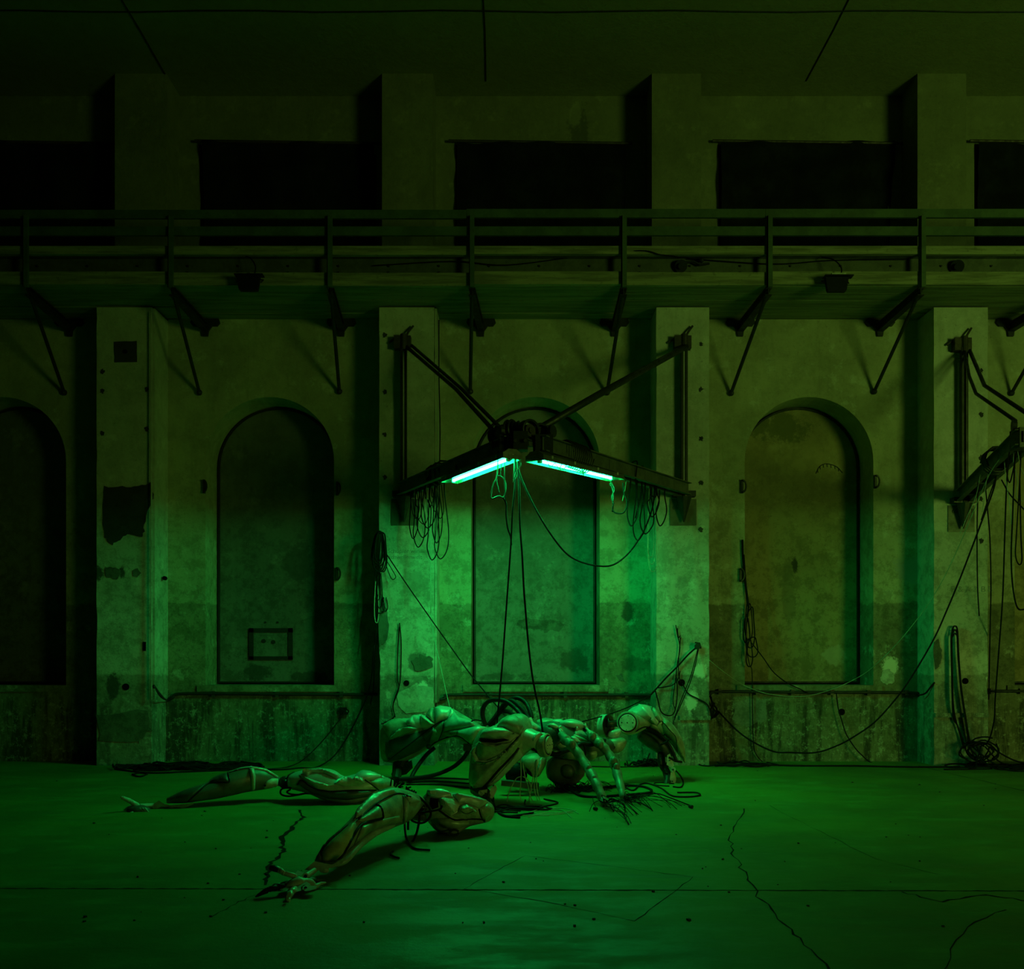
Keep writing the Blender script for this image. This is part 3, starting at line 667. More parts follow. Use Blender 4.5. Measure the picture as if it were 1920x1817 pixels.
# painted letters on the crane plates
def text(s_, px, py, d, size, mat, parent):
    cu = bpy.data.curves.new('lettering', 'FONT'); cu.body = s_; cu.size = size; cu.extrude = .0015; cu.align_x = 'CENTER'
    t = bpy.data.objects.new('tmp', cu); COL.objects.link(t)
    dg = bpy.context.evaluated_depsgraph_get(); me = bpy.data.meshes.new_from_object(t.evaluated_get(dg))
    bpy.data.objects.remove(t)
    c = W(px, py, d)
    me.transform(Matrix.Translation(c) @ Matrix.Rotation(math.pi/2, 4, 'X'))
    me.materials.clear(); me.materials.append(mat)
    return put('lettering', me, parent)
m_ink = simple('faded_ink', (.035, .045, .03), .8, 0, .1)
for s_, px, py, p in (('66', 1790, 962, ca), ('B', 1824, 962, ca), ('66', 1266, 955, cr)):
    text(s_, px, py, YLP - .014, .085, m_ink, p)
m_ink2 = simple('faint_pencil', (.30, .36, .30), .8, 0, .1)
text('Schöpfer wirklich', 766, 1037, YLP - .001, .085, m_ink2, wall); text('schwellenwelt', 760, 1048, YLP - .001, .085, m_ink2, wall)
text('B & A & B B', 1822, 1110, YLP - .001, .12, m_ink2, wall)

# ------------------------------------------------------------------ cables
def cable(P, r, lab, group=None, mat=None, n=6, name='hanging_cable', cat='cable', extra=None, sides=6):
    """P: list of (px, py, depth) or vectors; extra: further strands of the same cable"""
    bm = bmesh.new()
    for Q in [P] + (extra or []):
        V = [q_ if isinstance(q_, Vector) else W(*q_) for q_ in Q]
        tube(bm, catmull(V, n), r, sides)
    o = obj(name, bm, mat or m_cable, None, True)
    return tag(o, lab, cat, group)
def D(P, d0, d1=None):
    d1 = d0 if d1 is None else d1; n = max(1, len(P) - 1)
    return [(p[0], p[1], d0 + (d1 - d0)*i/n) for i, p in enumerate(P)]
def loop(cx, top, bot, w, d, sway=0.0):
    """a long hanging loop of cable"""
    h = bot - top
    return D([(cx - w*.25, top), (cx - w*.42 + sway, top + h*.35), (cx - w*.5 + sway, top + h*.75), (cx - w*.3 + sway, top + h*.95), (cx + sway, bot), (cx + w*.3 + sway, top + h*.95),
              (cx + w*.5 + sway, top + h*.72), (cx + w*.38 + sway*.6, top + h*.3), (cx + w*.2, top)], d, d + .04)
FL = .012
# centre: lines from the jib joint down to the sculpture
cable(D([(965, 842), (966, 905), (961, 960), (958, 1020), (953, 1090), (948, 1160), (943, 1230), (938, 1290), (934, 1330), (932, 1358)], 10.75, 11.6), .010, 'left of two long black cables from the jib joint to the sculpture')
cable(D([(970, 842), (973, 905), (975, 985), (979, 1040), (982, 1100), (985, 1140), (990, 1200), (997, 1260), (1004, 1300), (1012, 1335), (1018, 1375)], 10.75, 11.0), .011, 'right of two long black cables from the jib joint to the sculpture')
cable(D([(967, 845), (972, 880), (985, 915), (1010, 965), (1035, 1005), (1060, 1036), (1085, 1052), (1120, 1061), (1150, 1059), (1178, 1038), (1200, 1008), (1212, 985), (1225, 945), (1228, 905)], 10.75, 13.1), .011, 'black cable sagging in a wide curve from jib joint to right jib')
cable(D([(934, 845), (932, 892), (925, 908), (921, 934), (935, 930), (944, 932), (949, 912), (944, 897), (934, 892), (931, 900), (936, 925)], 10.9, 10.95), .007, 'thin wire noose hanging just left of the jib joint', mat=m_dark)
cable(D([(943, 932), (949, 945), (949, 965), (952, 990), (957, 1005), (959, 1022)], 10.95, 11.2), .010, 'short black cable below the wire noose')
cable(D([(941, 850), (940, 872), (938, 893)], 10.9), .005, 'thin wires crossing the inner end of the left lamp', extra=[D([(947, 848), (946, 900), (948, 940)], 10.85), D([(936, 852), (933, 890)], 10.95), D([(950, 845), (957, 862), (963, 852), (958, 845)], 10.6)])
cable(D([(968, 842), (972, 860), (977, 870), (968, 885), (963, 900), (966, 860)], 10.7), .005, 'crossed wire hanging at the jib joint', mat=m_dark, extra=[D([(966, 848), (964, 880), (970, 890), (962, 905)], 10.72)])
# wire wound around the right jib and its lamp
def coil(a, b, turns, r1, r2, rr, lab):
    a, b = W(*a), W(*b); d = (b - a).normalized(); s = Vector((d.y, -d.x, 0)).normalized(); u = s.cross(d); P = []
    for i in range(turns*10 + 1):
        t = i/(turns*10); an = i/10*2*math.pi
        P.append(a.lerp(b, t) + s*math.cos(an)*r1 + u*math.sin(an)*r2)
    bm = bmesh.new(); tube(bm, P, rr, 5); return tag(obj('wound_wire', bm, m_iron, None, True), lab, 'wire')
coil((1058, 850, 11.15), (1096, 863, 11.55), 10, .13, .16, .008, 'wire wound many times around the right jib above the lamp')
cable(D([(1025, 862), (1032, 876), (1040, 869), (1048, 878), (1053, 871), (1050, 880), (1058, 878), (1064, 868)], 10.85, 11.1), .004, 'fine wire squiggle across the right lamp tube')
cable(D([(1090, 868), (1093, 885), (1094, 892)], 11.3), .006, 'short wire end crossing the right lamp near its middle')
cable(D([(1149, 900), (1144, 908), (1148, 915), (1150, 930), (1149, 945)], 12.2), .010, 'knotted chain of wire below the outer end of the right lamp', mat=m_dark, extra=[D([(1146, 905), (1152, 918), (1147, 932), (1151, 945)], 12.2)])
cable(D([(1150, 945), (1149, 956), (1155, 962), (1168, 962), (1174, 952), (1175, 938), (1170, 925), (1168, 905)], 12.2), .009, 'curled dark cable with plug under the outer end of right lamp', extra=[D([(1149, 950), (1148, 960)], 12.2)])
cable(D([(1157, 870), (1159, 880), (1170, 895), (1174, 905), (1169, 930), (1167, 940)], 12.3), .006, 'pale wire bent below the right jib beyond the lamp', mat=m_steel)
# loops over the outer part of the right jib
L_ = ['first', 'second', 'third', 'fourth', 'fifth', 'sixth']
for k, (cx, bot, w, top, dd) in enumerate([(1186, 985, 20, 868, 12.45), (1198, 1012, 22, 878, 12.7), (1213, 1000, 26, 884, 12.9), (1225, 968, 22, 890, 13.1), (1240, 985, 20, 896, 13.3)]):
    P = D([(cx - 3, top + 3), (cx + 3, top - 3), (cx + 9, top), (cx + 6, top + 30), (cx + w*.5, bot - 28), (cx + w*.2, bot - 6), (cx - w*.2, bot), (cx - w*.5, bot - 25), (cx - 4, top + 40), (cx - 3, top + 3)], dd, dd + .03)
    cable(P, .009, 'black cable loop over the right jib, %s from the lamp' % L_[k], 'cable loops over the right jib', extra=[D([(cx + 2, top), (cx + 5, top + 40), (cx - w*.3, bot - 40)], dd + .05)] if k % 2 else None)
# bundle over the outer part of the left jib
specs = [(776, 1010, 16, 915, 13.5), (786, 1026, 22, 905, 13.35), (795, 1008, 26, 905, 13.2), (804, 990, 28, 900, 13.1), (812, 1050, 22, 895, 13.0), (820, 1018, 18, 895, 12.9), (828, 1048, 26, 892, 12.75)]
names = ['outermost', 'second', 'third', 'fourth', 'fifth', 'sixth', 'innermost']
for k, (cx, bot, w, top, dd) in enumerate(specs):
    P = D([(cx - w*.1, top), (cx - w*.3, top + 18), (cx - w*.42, bot - 50), (cx - w*.5, bot - 22), (cx - w*.1, bot), (cx + w*.4, bot - 18), (cx + w*.5, bot - 55), (cx + w*.2, top + 30), (cx + w*.25, top)], dd, dd + .05)
    cable(P, .008, '%s black cable loop in the bundle over the left jib' % names[k], 'cable loops over the left jib')
for k in range(6):
    cx = 772 + k*9 + R.uniform(-3, 3); bot = R.uniform(950, 985); dd = 13.5 - k*.12
    P = D([(cx, 912 - k*5), (cx - 4, 930), (cx + R.uniform(-8, 8), bot - 12), (cx + 6, bot), (cx + 12, bot - 20), (cx + 5, 910 - k*5)], dd)
    cable(P, .006, ['outermost', 'second', 'third', 'fourth', 'fifth', 'innermost'][k] + ' small wire loop among the bundle on the left jib', 'small wire loops on the left jib')
coil((812, 893, 12.9), (838, 880, 12.55), 3, .12, .14, .014, 'thick cable wound around the left jib near its middle')
cable(D([(835, 885), (824, 882), (812, 885), (800, 900), (812, 893), (828, 893)], 12.8), .011, 'bundle of cable lying on top of the left jib')
for k, (px, e, dd) in enumerate([(800, (808, 1150), 13.1), (777, (776, 1030), 13.5), (794, (790, 960), 13.3)]):
    cable(D([(px, 905), (px + 1, 960), ((px + e[0])/2 + 2, 1000), e], dd, dd + .1), .0045, ['long pale string hanging from the left jib to the sculpture', 'pale string hanging beside the left pillar bracket', 'short pale string in the left cable bundle'][k], mat=m_pale,
          extra=[D([(808, 1150), (813, 1190), (825, 1245), (836, 1295), (843, 1326)], 13.2, 12.3)] if k == 0 else None)
cable(D([(823, 600), (823, 700), (825, 800), (824, 880), (823, 960), (819, 1010), (818, 1080), (818, 1180), (817, 1260), (819, 1300), (815, 1345)], YL - .45, YL - .5), .008, 'long straight black cable down the right edge of the lamp pillar')
# left pillar coil and its lines
def chain(Ls):
    out = []
    for l in Ls: out += l
    return out
cable(chain([loop(714 + R.uniform(-5, 6), 1000 + R.uniform(-2, 4), 1060 + R.uniform(-14, 20), 18 + R.uniform(-6, 8), YLP - .08 - .02*k, R.uniform(-5, 3)) for k in range(7)]), .009,
        'thick coil of black cable hung at the left edge of the lamp pillar', name='cable_coil')
for k, (cx, t, b_, w) in enumerate([(708, 1060, 1125, 12), (712, 1075, 1140, 10), (706, 1090, 1168, 8), (713, 1115, 1150, 16), (722, 1120, 1146, 10)]):
    cable(loop(cx, t, b_, w, YLP - .06), .007, ['upper narrow loop below the pillar coil', 'second narrow loop below the pillar coil', 'longest pale loop hanging below the pillar coil', 'round loop low on the lamp pillar edge', 'small loop near the bare patch of the lamp pillar'][k], mat=m_pale if k == 2 else None, name='cable_coil')
cable(D([(706, 1165), (702, 1240), (700, 1290), (695, 1320)], YLP - .03, YL - .1), .008, 'black cable running down the shaded edge of the lamp pillar')
cable(D([(722, 1035), (760, 1092), (806, 1158), (850, 1220), (885, 1268), (930, 1322), (945, 1340)], YLP - .1, 11.6), .008, 'tight black line slanting from the pillar coil to the sculpture')
cable(D([(724, 1050), (735, 1068), (742, 1082), (734, 1085), (724, 1060)], YLP - .1), .006, 'small loop at the start of the slanting line', name='cable_coil')
cable(D([(749, 1168), (752, 1200), (752, 1240), (750, 1280), (742, 1305), (737, 1325), (741, 1345)], YLP - .03), .008, 'thin cable from a wall hook left of the central niche', extra=[D([(749, 1175), (746, 1220), (745, 1270), (748, 1290), (738, 1318)], YLP - .03), D([(741, 1340), (735, 1348), (715, 1358)], YLP - .1)])
# right pillar cables
cable(D([(1308, 1212), (1290, 1228), (1270, 1250), (1250, 1270), (1232, 1290), (1220, 1303)], YLP - .06), .012, 'black cable from pillar hook slanting down left to the pipe')
cable(D([(1232, 1290), (1215, 1306), (1180, 1325), (1140, 1340), (1092, 1353)], YLP - .06, 11.4), .008, 'thin line from the right pillar down to the thin arms', extra=[D([(1232, 1290), (1248, 1288), (1262, 1284), (1272, 1272), (1275, 1258)], YLP - .05)])
cable(D([(1310, 1215), (1303, 1250), (1292, 1285), (1275, 1325), (1264, 1350), (1262, 1365)], YLP - .05, 12.4), .007, 'thin line from the pillar hook to the right leg', extra=[D([(1308, 1218), (1296, 1265), (1278, 1310), (1265, 1345)], YLP - .05, 12.4)])
cable(D([(1267, 1172), (1270, 1190), (1275, 1215), (1270, 1245), (1266, 1280), (1262, 1315), (1266, 1330)], YLP - .04), .007, 'thin cable dangling from a nail on the right lamp pillar', extra=[D([(1270, 1178), (1272, 1195), (1276, 1192)], YLP - .04), D([(1276, 1195), (1273, 1230), (1272, 1260), (1276, 1280)], YLP - .04)])
cable(D([(1228, 1292), (1234, 1315), (1240, 1335), (1254, 1342), (1265, 1334), (1270, 1300), (1268, 1270)], YLP - .2, YLP - .05), .009, 'cable sagging in a u shape above the right leg')
cable(D([(1279, 1281), (1290, 1300), (1310, 1311), (1325, 1320), (1332, 1335), (1333, 1350)], YLP - .03), .009, 'cable coming out of the drilled hole in the right lamp pillar')
tagged('cable_hook', m_iron, lambda m: (cyl(m, W(1308, 1212, YLP), W(1308, 1212, YLP - .1), .045, seg=10), tube(m, [W(1303, 1205, YLP - .08), W(1312, 1206, YLP - .1), W(1314, 1216, YLP - .08)], .012, 5)), 'iron hook on the right lamp pillar holding three cables', 'hook')
for k, (cx, t, b_, w) in enumerate([(1222, 905, 1058, 16), (1224, 960, 1072, 18), (1220, 950, 1045, 12)]):
    cable(loop(cx, t, b_, w, 13.2 + .05*k), .004, ['long pale wire loop hanging from the right jib', 'lowest pale wire loop left of the right pillar', 'narrow pale wire loop left of the right pillar'][k], mat=m_pale)
# cluster at pillar foot beside the fourth niche
cable(D([(1331, 1304), (1337, 1320), (1344, 1330), (1340, 1342), (1332, 1348)], YL - .06), .014, 'tangle of cable at the left end of the rusty pipe', name='cable_tangle', extra=[D([(1333, 1306), (1338, 1330), (1347, 1336), (1338, 1345), (1333, 1330), (1340, 1318)], YL - .08)])
cable(D([(1347, 1334), (1380, 1368), (1410, 1390), (1450, 1409), (1480, 1411), (1530, 1411), (1570, 1398), (1600, 1382), (1640, 1354), (1680, 1310), (1710, 1268), (1750, 1200), (1775, 1145), (1800, 1085), (1825, 1020), (1838, 985), (1862, 920), (1868, 890)], YL - .1, 12.2), .012, 'long heavy cable swooping below the brownish niche up to the right crane')
cable(D([(1404, 1140), (1398, 1200), (1405, 1245), (1410, 1260), (1411, 1330), (1413, 1395), (1420, 1418), (1438, 1432), (1470, 1433)], YL - .05), .007, 'thin cable dropping from the coil in the brownish niche to the floor')
cable(D([(1408, 1204), (1430, 1232), (1450, 1260), (1475, 1280), (1500, 1292), (1515, 1300)], YL - .1), .008, 'cable from the niche coil curving down to the rusty pipe')
cable(chain([loop(cx, t, b_, w, YL - .05 - .01*k) for k, (cx, t, b_, w) in enumerate([(1404, 1133, 1200, 14), (1407, 1138, 1215, 16), (1400, 1160, 1206, 12), (1411, 1195, 1232, 20), (1405, 1200, 1250, 12)])]), .009,
      'knotted cable coil hung at the left side of the brownish niche', name='cable_coil')
cable(D([(1392, 1012), (1393, 1045), (1397, 1090), (1402, 1135)], YL - .03), .016, 'stiff black rod end above the coil of the brownish niche', extra=[D([(1394, 1040), (1398, 1095), (1404, 1140)], YL - .04)])
cable(D([(1568, 1300), (1572, 1330), (1578, 1350), (1586, 1375), (1600, 1398), (1615, 1415), (1640, 1432), (1700, 1436)], YL - .08, YL - .15), .009, 'cable hanging from the rusty pipe to the floor')
cable([(1330, 1238, YLP - .004), (1360, 1262, YL - .4), (1395, 1285, YL - .1), (1440, 1301, YL - .075), (1500, 1306, YL - .09), (1550, 1296, YL - .08), (1600, 1275, YL - .1), (1640, 1248, YL - .4), (1695, 1192, 13.5), (1755, 1110, 13.0), (1800, 1020, 12.4), (1850, 900, 11.6), (1880, 852, 11.2)], .0045,
      'fine pale wire drooping past the rusty pipe and rising to the right crane', mat=m_pale)
cable(D([(1722, 1304), (1735, 1300), (1745, 1288), (1752, 1280)], YL - .3, YLP - .02), .012, 'thick cable end curling around the right pillar edge')
# right crane bundle
for k, (P, r_, mt) in enumerate([
    ([(1834, 905), (1832, 1000), (1833, 1100), (1836, 1155)], .009, None), ([(1846, 895), (1852, 960), (1856, 1010), (1858, 1100), (1856, 1200), (1854, 1312)], .009, None),
    ([(1895, 835), (1888, 900), (1884, 1000), (1880, 1120), (1872, 1230), (1866, 1310), (1864, 1350), (1854, 1388), (1838, 1400)], .010, None),
    ([(1903, 850), (1899, 960), (1896, 1040), (1899, 1100), (1908, 1140), (1925, 1142)], .010, None),
    ([(1878, 900), (1892, 925), (1910, 945), (1930, 965)], .008, None), ([(1868, 893), (1855, 930), (1840, 975)], .009, None),
    ([(1915, 835), (1912, 900), (1906, 1000), (1904, 1040), (1910, 1058), (1916, 1050), (1914, 1000), (1912, 900)], .008, None),
    ([(1907, 845), (1900, 880), (1893, 905), (1888, 880), (1896, 830)], .008, None)]):
    dd = [(12.5, 12.6), (12.3, 14.3), (11.2, 13.65), (10.95, 11.2), (11.6, 11.0), (11.9, 12.2), (10.8, 10.85), (10.9, 10.9)][k]
    cable(D(P, *dd), r_, ['leftmost cable hanging free from the right crane', 'cable from the right crane down to the short pipe', 'long cable from the right crane to the floor tangle', 'cable curving off the right edge of the photo',
        'cable slanting right from the right crane jib', 'short slanting cable under the right crane jib', 'long narrow cable loop at the right edge', 'small cable loop over the right crane jib'][k])
for P, lab in ((D([(1838, 890), (1830, 930), (1815, 965), (1800, 1000)], 12.0), 'pale wire slanting left from the right crane jib'), (D([(1862, 870), (1850, 900), (1842, 960)], 11.9), 'short pale wire over the middle of the right crane jib'),
               (D([(1908, 822), (1900, 860), (1908, 900), (1906, 930), (1918, 940)], 11.0), 'pale bent wire at the joint of the right crane'), (D([(1905, 824), (1912, 870), (1920, 890)], 10.9), 'short pale wire at the very right edge under the crane joint'),
               (D([(1882, 850), (1886, 900), (1894, 950), (1898, 1000)], 11.4), 'long pale wire hanging near the right edge')):
    cable(P, .004, lab, mat=m_pale)
coil((1862, 868, 11.8), (1872, 860, 11.6), 3, .14, .16, .016, 'cable wound around the right crane jib')
# tall coil hung on the right pillar
TALL = []
for k in range(5):
    t = 1174 + 7*(k % 3); o_ = R.uniform(-2, 2)
    P = D([(1788 + o_, 1330 + R.uniform(-10, 20)), (1786 + o_, 1260), (1785 + o_, 1200), (1787 + o_, t + 6), (1791 + o_, t), (1796 + o_, t + 8), (1798 + o_, 1230), (1803 + o_, 1290), (1811 + o_, 1345), (1818 + o_, 1385 + 3*k)], YLP - .05 - .012*k)
    P = D([(1806, 1388 + k*3), (1795, 1360)], YLP - .05) + P
    TALL += P if k % 2 == 0 else P[::-1]
cable(TALL, .010, 'tall narrow coil of black cable hung on the right pillar', name='cable_coil')
# tangle at the foot of the right pillar
bm = bmesh.new()
c0 = W(1835, 1405, YLP - .25)
for k in range(7):
    a0 = R.uniform(0, 6); rx, rz = R.uniform(.14, .24), R.uniform(.10, .19); cc = c0 + Vector((R.uniform(-.08, .08), R.uniform(-.05, .05), R.uniform(-.05, .02)))
    tube(bm, [cc + Vector((rx*math.cos(a0 + t), .05*math.sin(3*t + k), max(-cc.z + .015, rz*math.sin(a0 + t)))) for t in [i*.35 for i in range(17)]], .011, 6)
for k in range(6):
    a = W(1815 + k*8, 1400, YLP - .25); b = WF(R.uniform(1770, 1950), R.uniform(1436, 1446), .012)
    tube(bm, catmull([a, (a + b)/2 + Vector((0, 0, -.05)), Vector((b.x, b.y, .012)), Vector((b.x + R.uniform(-.5, .5), b.y - .05, .012))], 6), .011, 6)
tag(obj('cable_tangle', bm, m_cable, None, True), 'ball of tangled black cable at the foot of the right pillar', 'cable')
def ground_tangle(x0, x1, y0, y1, n, r_, lab, mat=None, rise=.05, cat='cable', name='cable_tangle', rmax=.55):
    bm = bmesh.new()
    for k in range(n):
        cx, cy = R.uniform(x0, x1), R.uniform(y0, y1); c = WF(cx, cy); rx = R.uniform(.10, rmax); ry = R.uniform(.05, rmax*.45); a0 = R.uniform(0, 6); ln = R.randint(9, 22); dr = R.uniform(-.03, .05)*rmax*1.8
        tube(bm, catmull([Vector((c.x + dr*t + rx*math.cos(a0 + t*.55), c.y + ry*math.sin(a0 + t*.55), r_ + rise*(.5 + .5*math.sin(t*1.3 + k))*R.random())) for t in range(ln)], 3), r_, 5)
    return tag(obj(name, bm, mat or m_cable, None, True), lab, cat)
ground_tangle(225, 430, 1437, 1445, 34, .014, 'long flat heap of black cable on the floor at the wall, left')
cable([WF(430, 1441, .012), WF(520, 1443, .012), WF(560, 1440, .012), WF(600, 1436, .015), W(640, 1400, YL - .2), W(690, 1300, YL - .2), W(702, 1210, YLP - .05)], .011, 'cable from the floor heap rising to the lamp pillar coil')
cable([WF(440, 1443, .012), WF(540, 1438, .012), W(590, 1405, YL - .3), W(640, 1345, YL - .15), W(645, 1330, YL - .04)], .009, 'cable from the floor heap to a knot under the dark niche')
tagged('cable_knot', m_cable, lambda m: [tube(m, catmull([W(645 + R.uniform(-10, 10), 1332 + R.uniform(-8, 8), YL - .06) for _ in range(6)], 5), .010, 5) for _ in range(4)], 'small knot of cable on the wall under the dark niche', 'cable')
cable([WF(215, 1442, .012), WF(280, 1449, .012), WF(350, 1447, .012), WF(430, 1444, .012)], .011, 'front edge cable of the left floor heap', extra=[[WF(248, 1452, .012), WF(262, 1456, .012), WF(276, 1451, .012), WF(262, 1449, .012), WF(248, 1452, .012)]])
cable([WF(1340, 1436, .012), WF(1420, 1434, .012), WF(1500, 1436, .012), WF(1600, 1436, .012), WF(1700, 1438, .012), WF(1800, 1438, .012)], .012, 'cable lying along the foot of the wall at right')
ground_tangle(1850, 1960, 1437, 1443, 8, .012, 'loose black cables on the floor at the right edge')
ground_tangle(1340, 1400, 1433, 1437, 3, .010, 'few loose cable strands at the foot of the wall right of the lamp pillar')
# cable dragged over the web of the walkway
cable([W(700, 498, GD + .1), W(850, 490, GD + .1), W(950, 497, GD + .1), W(1090, 480, GD + .1), W(1200, 470, GD - .06), W(1240, 478, GD - .06), W(1290, 482, GD + .08)], .008, 'thin wire running along the walkway side above the lamps')
cable([W(1290, 485, GD + .1), W(1450, 495, GD + .1), W(1560, 488, GD + .1), W(1700, 486, GD + .1)], .008, 'thin wire along the walkway side right of the pulley')

# ------------------------------------------------------------------ the fallen robot sculpture
EYE = Vector((0, 0, H))
robot = empty('robot_sculpture', WF(900, 1480)); tag(robot, 'huge fallen humanoid robot sculpture of cast shell pieces sprawled on the floor', 'sculpture')
class Surf:
    """collects world-space triangles so that plates and seams can be laid on a limb"""
    def __init__(s): s.v = []; s.f = []; s.t = None
    def add(s, o):
        n = len(s.v); s.v += [v.co.copy() for v in o.data.vertices]; s.f += [tuple(n + i for i in p.vertices) for p in o.data.polygons]; s.t = None; return o
    def bvh(s):
        if s.t is None: s.t = BVHTree.FromPolygons(s.v, s.f)
        return s.t
    def hit(s, px, py, d):
        p = W(px, py, d); dr = (p - EYE).normalized(); l, n, i, _ = s.bvh().ray_cast(EYE, dr)
        if l is None or abs(l.y - d) > 1.2: l, n, i, _ = s.bvh().find_nearest(p)
        if n.dot(EYE - l) < 0: n = -n
        return l, n
def loft(name, st, mat, parent, surf=None, e=2.2, sub=3, seg=28, flat=None, cap=.5, fx=None):
    """body through stations (top px, bottom px, depth, half thickness); flat: facet count for an angular section"""
    rows = []
    for s in st:
        (tx, ty), (bx, by), d, th = s[:4]
        rows.append([W(tx, ty, d), W(bx, by, d), th])
    T = catmull([r[0] for r in rows], sub); B = catmull([r[1] for r in rows], sub)
    TH = [v.x for v in catmull([Vector((r[2], 0, 0)) for r in rows], sub)]
    C = [(a + b)/2 for a, b in zip(T, B)]; n = len(C); bm = bmesh.new(); rings = []
    def ring(c, up, dp, k=1.0):
        out = []
        for i in range(seg):
            a = 2*math.pi*i/seg; cu, su = math.cos(a), math.sin(a)
            u = math.copysign(abs(cu)**(2/e), cu); v = math.copysign(abs(su)**(2/e), su)
            if fx: u, v = fx(u, v)
            out.append(bm.verts.new(c + up*u*k + dp*v*k))
        return out
    L = []
    for i in range(n):
        t = (C[min(i+1, n-1)] - C[max(i-1, 0)]).normalized(); up = (T[i] - B[i])/2
        dp = t.cross(up.normalized())
        if dp.length < .3: dp = Vector((0, 1, 0))
        dp.normalize()
        if dp.y < 0: dp = -dp
        L.append((C[i], up, dp*TH[i], t))
    c, up, dp, t = L[0]; q_ = up.length*cap
    rings.append(ring(c - t*q_*.9, up, dp, .35)); rings.append(ring(c - t*q_*.6, up, dp, .8))
    for c, up, dp, t in L: rings.append(ring(c, up, dp))
    c, up, dp, t = L[-1]; q_ = up.length*cap
    rings.append(ring(c + t*q_*.6, up, dp, .8)); rings.append(ring(c + t*q_*.9, up, dp, .35))
    for a, b in zip(rings, rings[1:]):
        for k in range(seg): bm.faces.new((a[k], a[(k+1) % seg], b[(k+1) % seg], b[k]))
    bm.faces.new(rings[0][::-1]); bm.faces.new(rings[-1])
    o = obj(name, bm, mat, parent, True)
    if surf: surf.add(o)
    return o
def seg_d(p, a, b):
    ab = b - a; t = max(0, min(1, (p - a).dot(ab)/max(ab.length_squared, 1e-9))); return (p - a - ab*t).length
def inside(p, P):
    c = False; n = len(P)
    for i in range(n):
        a, b = P[i], P[i-1]
        if (a.y > p.y) != (b.y > p.y) and p.x < (b.x - a.x)*(p.y - a.y)/(b.y - a.y) + a.x: c = not c
    return c
def plate(name, surf, P, d, h, mat, parent=robot, crest=None, smooth=True, step=2.3, label=None, add=True, lift=.006, curved=False):
    """overlapping armour plate laid on the limb: outline P in photo pixels, raised by h, optionally creased along crest"""
    P = [Vector((a, b)) for a, b in P]
    if curved:
        Q = [Vector((p.x, p.y, 0)) for p in P]; Q = [Q[-1]] + Q + [Q[0], Q[1]]; C_ = catmull(Q, 3)[3:-3]; P = [Vector((p.x, p.y)) for p in C_]
    B = []
    for a, b in zip(P, P[1:] + P[:1]):
        k = max(1, int((b - a).length/step))
        for i in range(k):
            p = a.lerp(b, i/k)
            if not B or (p - B[-1]).length > .3: B.append(p)
    if (B[0] - B[-1]).length < .3: B.pop()
    nb = len(B); I = []
    x0, x1 = min(p.x for p in B), max(p.x for p in B); y0, y1 = min(p.y for p in B), max(p.y for p in B)
    y = y0 + step*.5; row = 0
    while y < y1:
        x = x0 + (step*.5 if row % 2 else 0)
        while x < x1:
            p = Vector((x, y))
            if inside(p, B) and min(seg_d(p, B[i-1], B[i]) for i in range(nb)) > step*.45: I.append(p)
            x += step
        y += step*.87; row += 1
    if crest:
        cr_ = [Vector(c) for c in crest]
    try: vv, _, ff, *_r = delaunay_2d_cdt(B + I, [], [list(range(nb))], 1, 1e-4)
    except Exception: return None
    dist = [min(seg_d(p, B[i-1], B[i]) for i in range(nb)) for p in vv]; dm = max(dist) or 1
    bm = bmesh.new(); V = []
    for p, dd in zip(vv, dist):
        l, n = surf.hit(p.x, p.y, d)
        if crest:
            dc = min(seg_d(p, a, b) for a, b in zip(cr_, cr_[1:])); hh = h*dd/max(dd + dc, 1e-6)
        else: hh = h*(1 - (1 - min(1, dd/dm))**2)**.7 if dd > .05 else 0
        V.append(bm.verts.new(l + (n*.6 + (EYE - l).normalized()*.4)*(hh*1.6 + lift)))
    for f in ff:
        try: bm.faces.new([V[i] for i in f])
        except ValueError: pass
    bd = [e for e in bm.edges if len(e.link_faces) == 1]
    r_ = bmesh.ops.extrude_edge_only(bm, edges=bd)
    for g in r_['geom']:
        if isinstance(g, bmesh.types.BMVert): g.co += (g.co - EYE).normalized()*(lift + .02)
    for v in [v for v in bm.verts if not v.link_faces]: bm.verts.remove(v)
    o = obj(name, bm, mat, parent, smooth)
    if label: o['label'] = label
    if add: surf.add(o)
    return o
def seam(surf, P, d, r=.006, name='seam', mat=None, parent=robot, n=5):
    C_ = catmull([Vector((a, b, 0)) for a, b in P], n); pts = []
    for p in C_:
        l, nn = surf.hit(p.x, p.y, d); pts.append(l + (EYE - l).normalized()*r*.5)
    bm = bmesh.new(); tube(bm, pts, r, 5); return obj(name, bm, mat or m_black, parent, True)
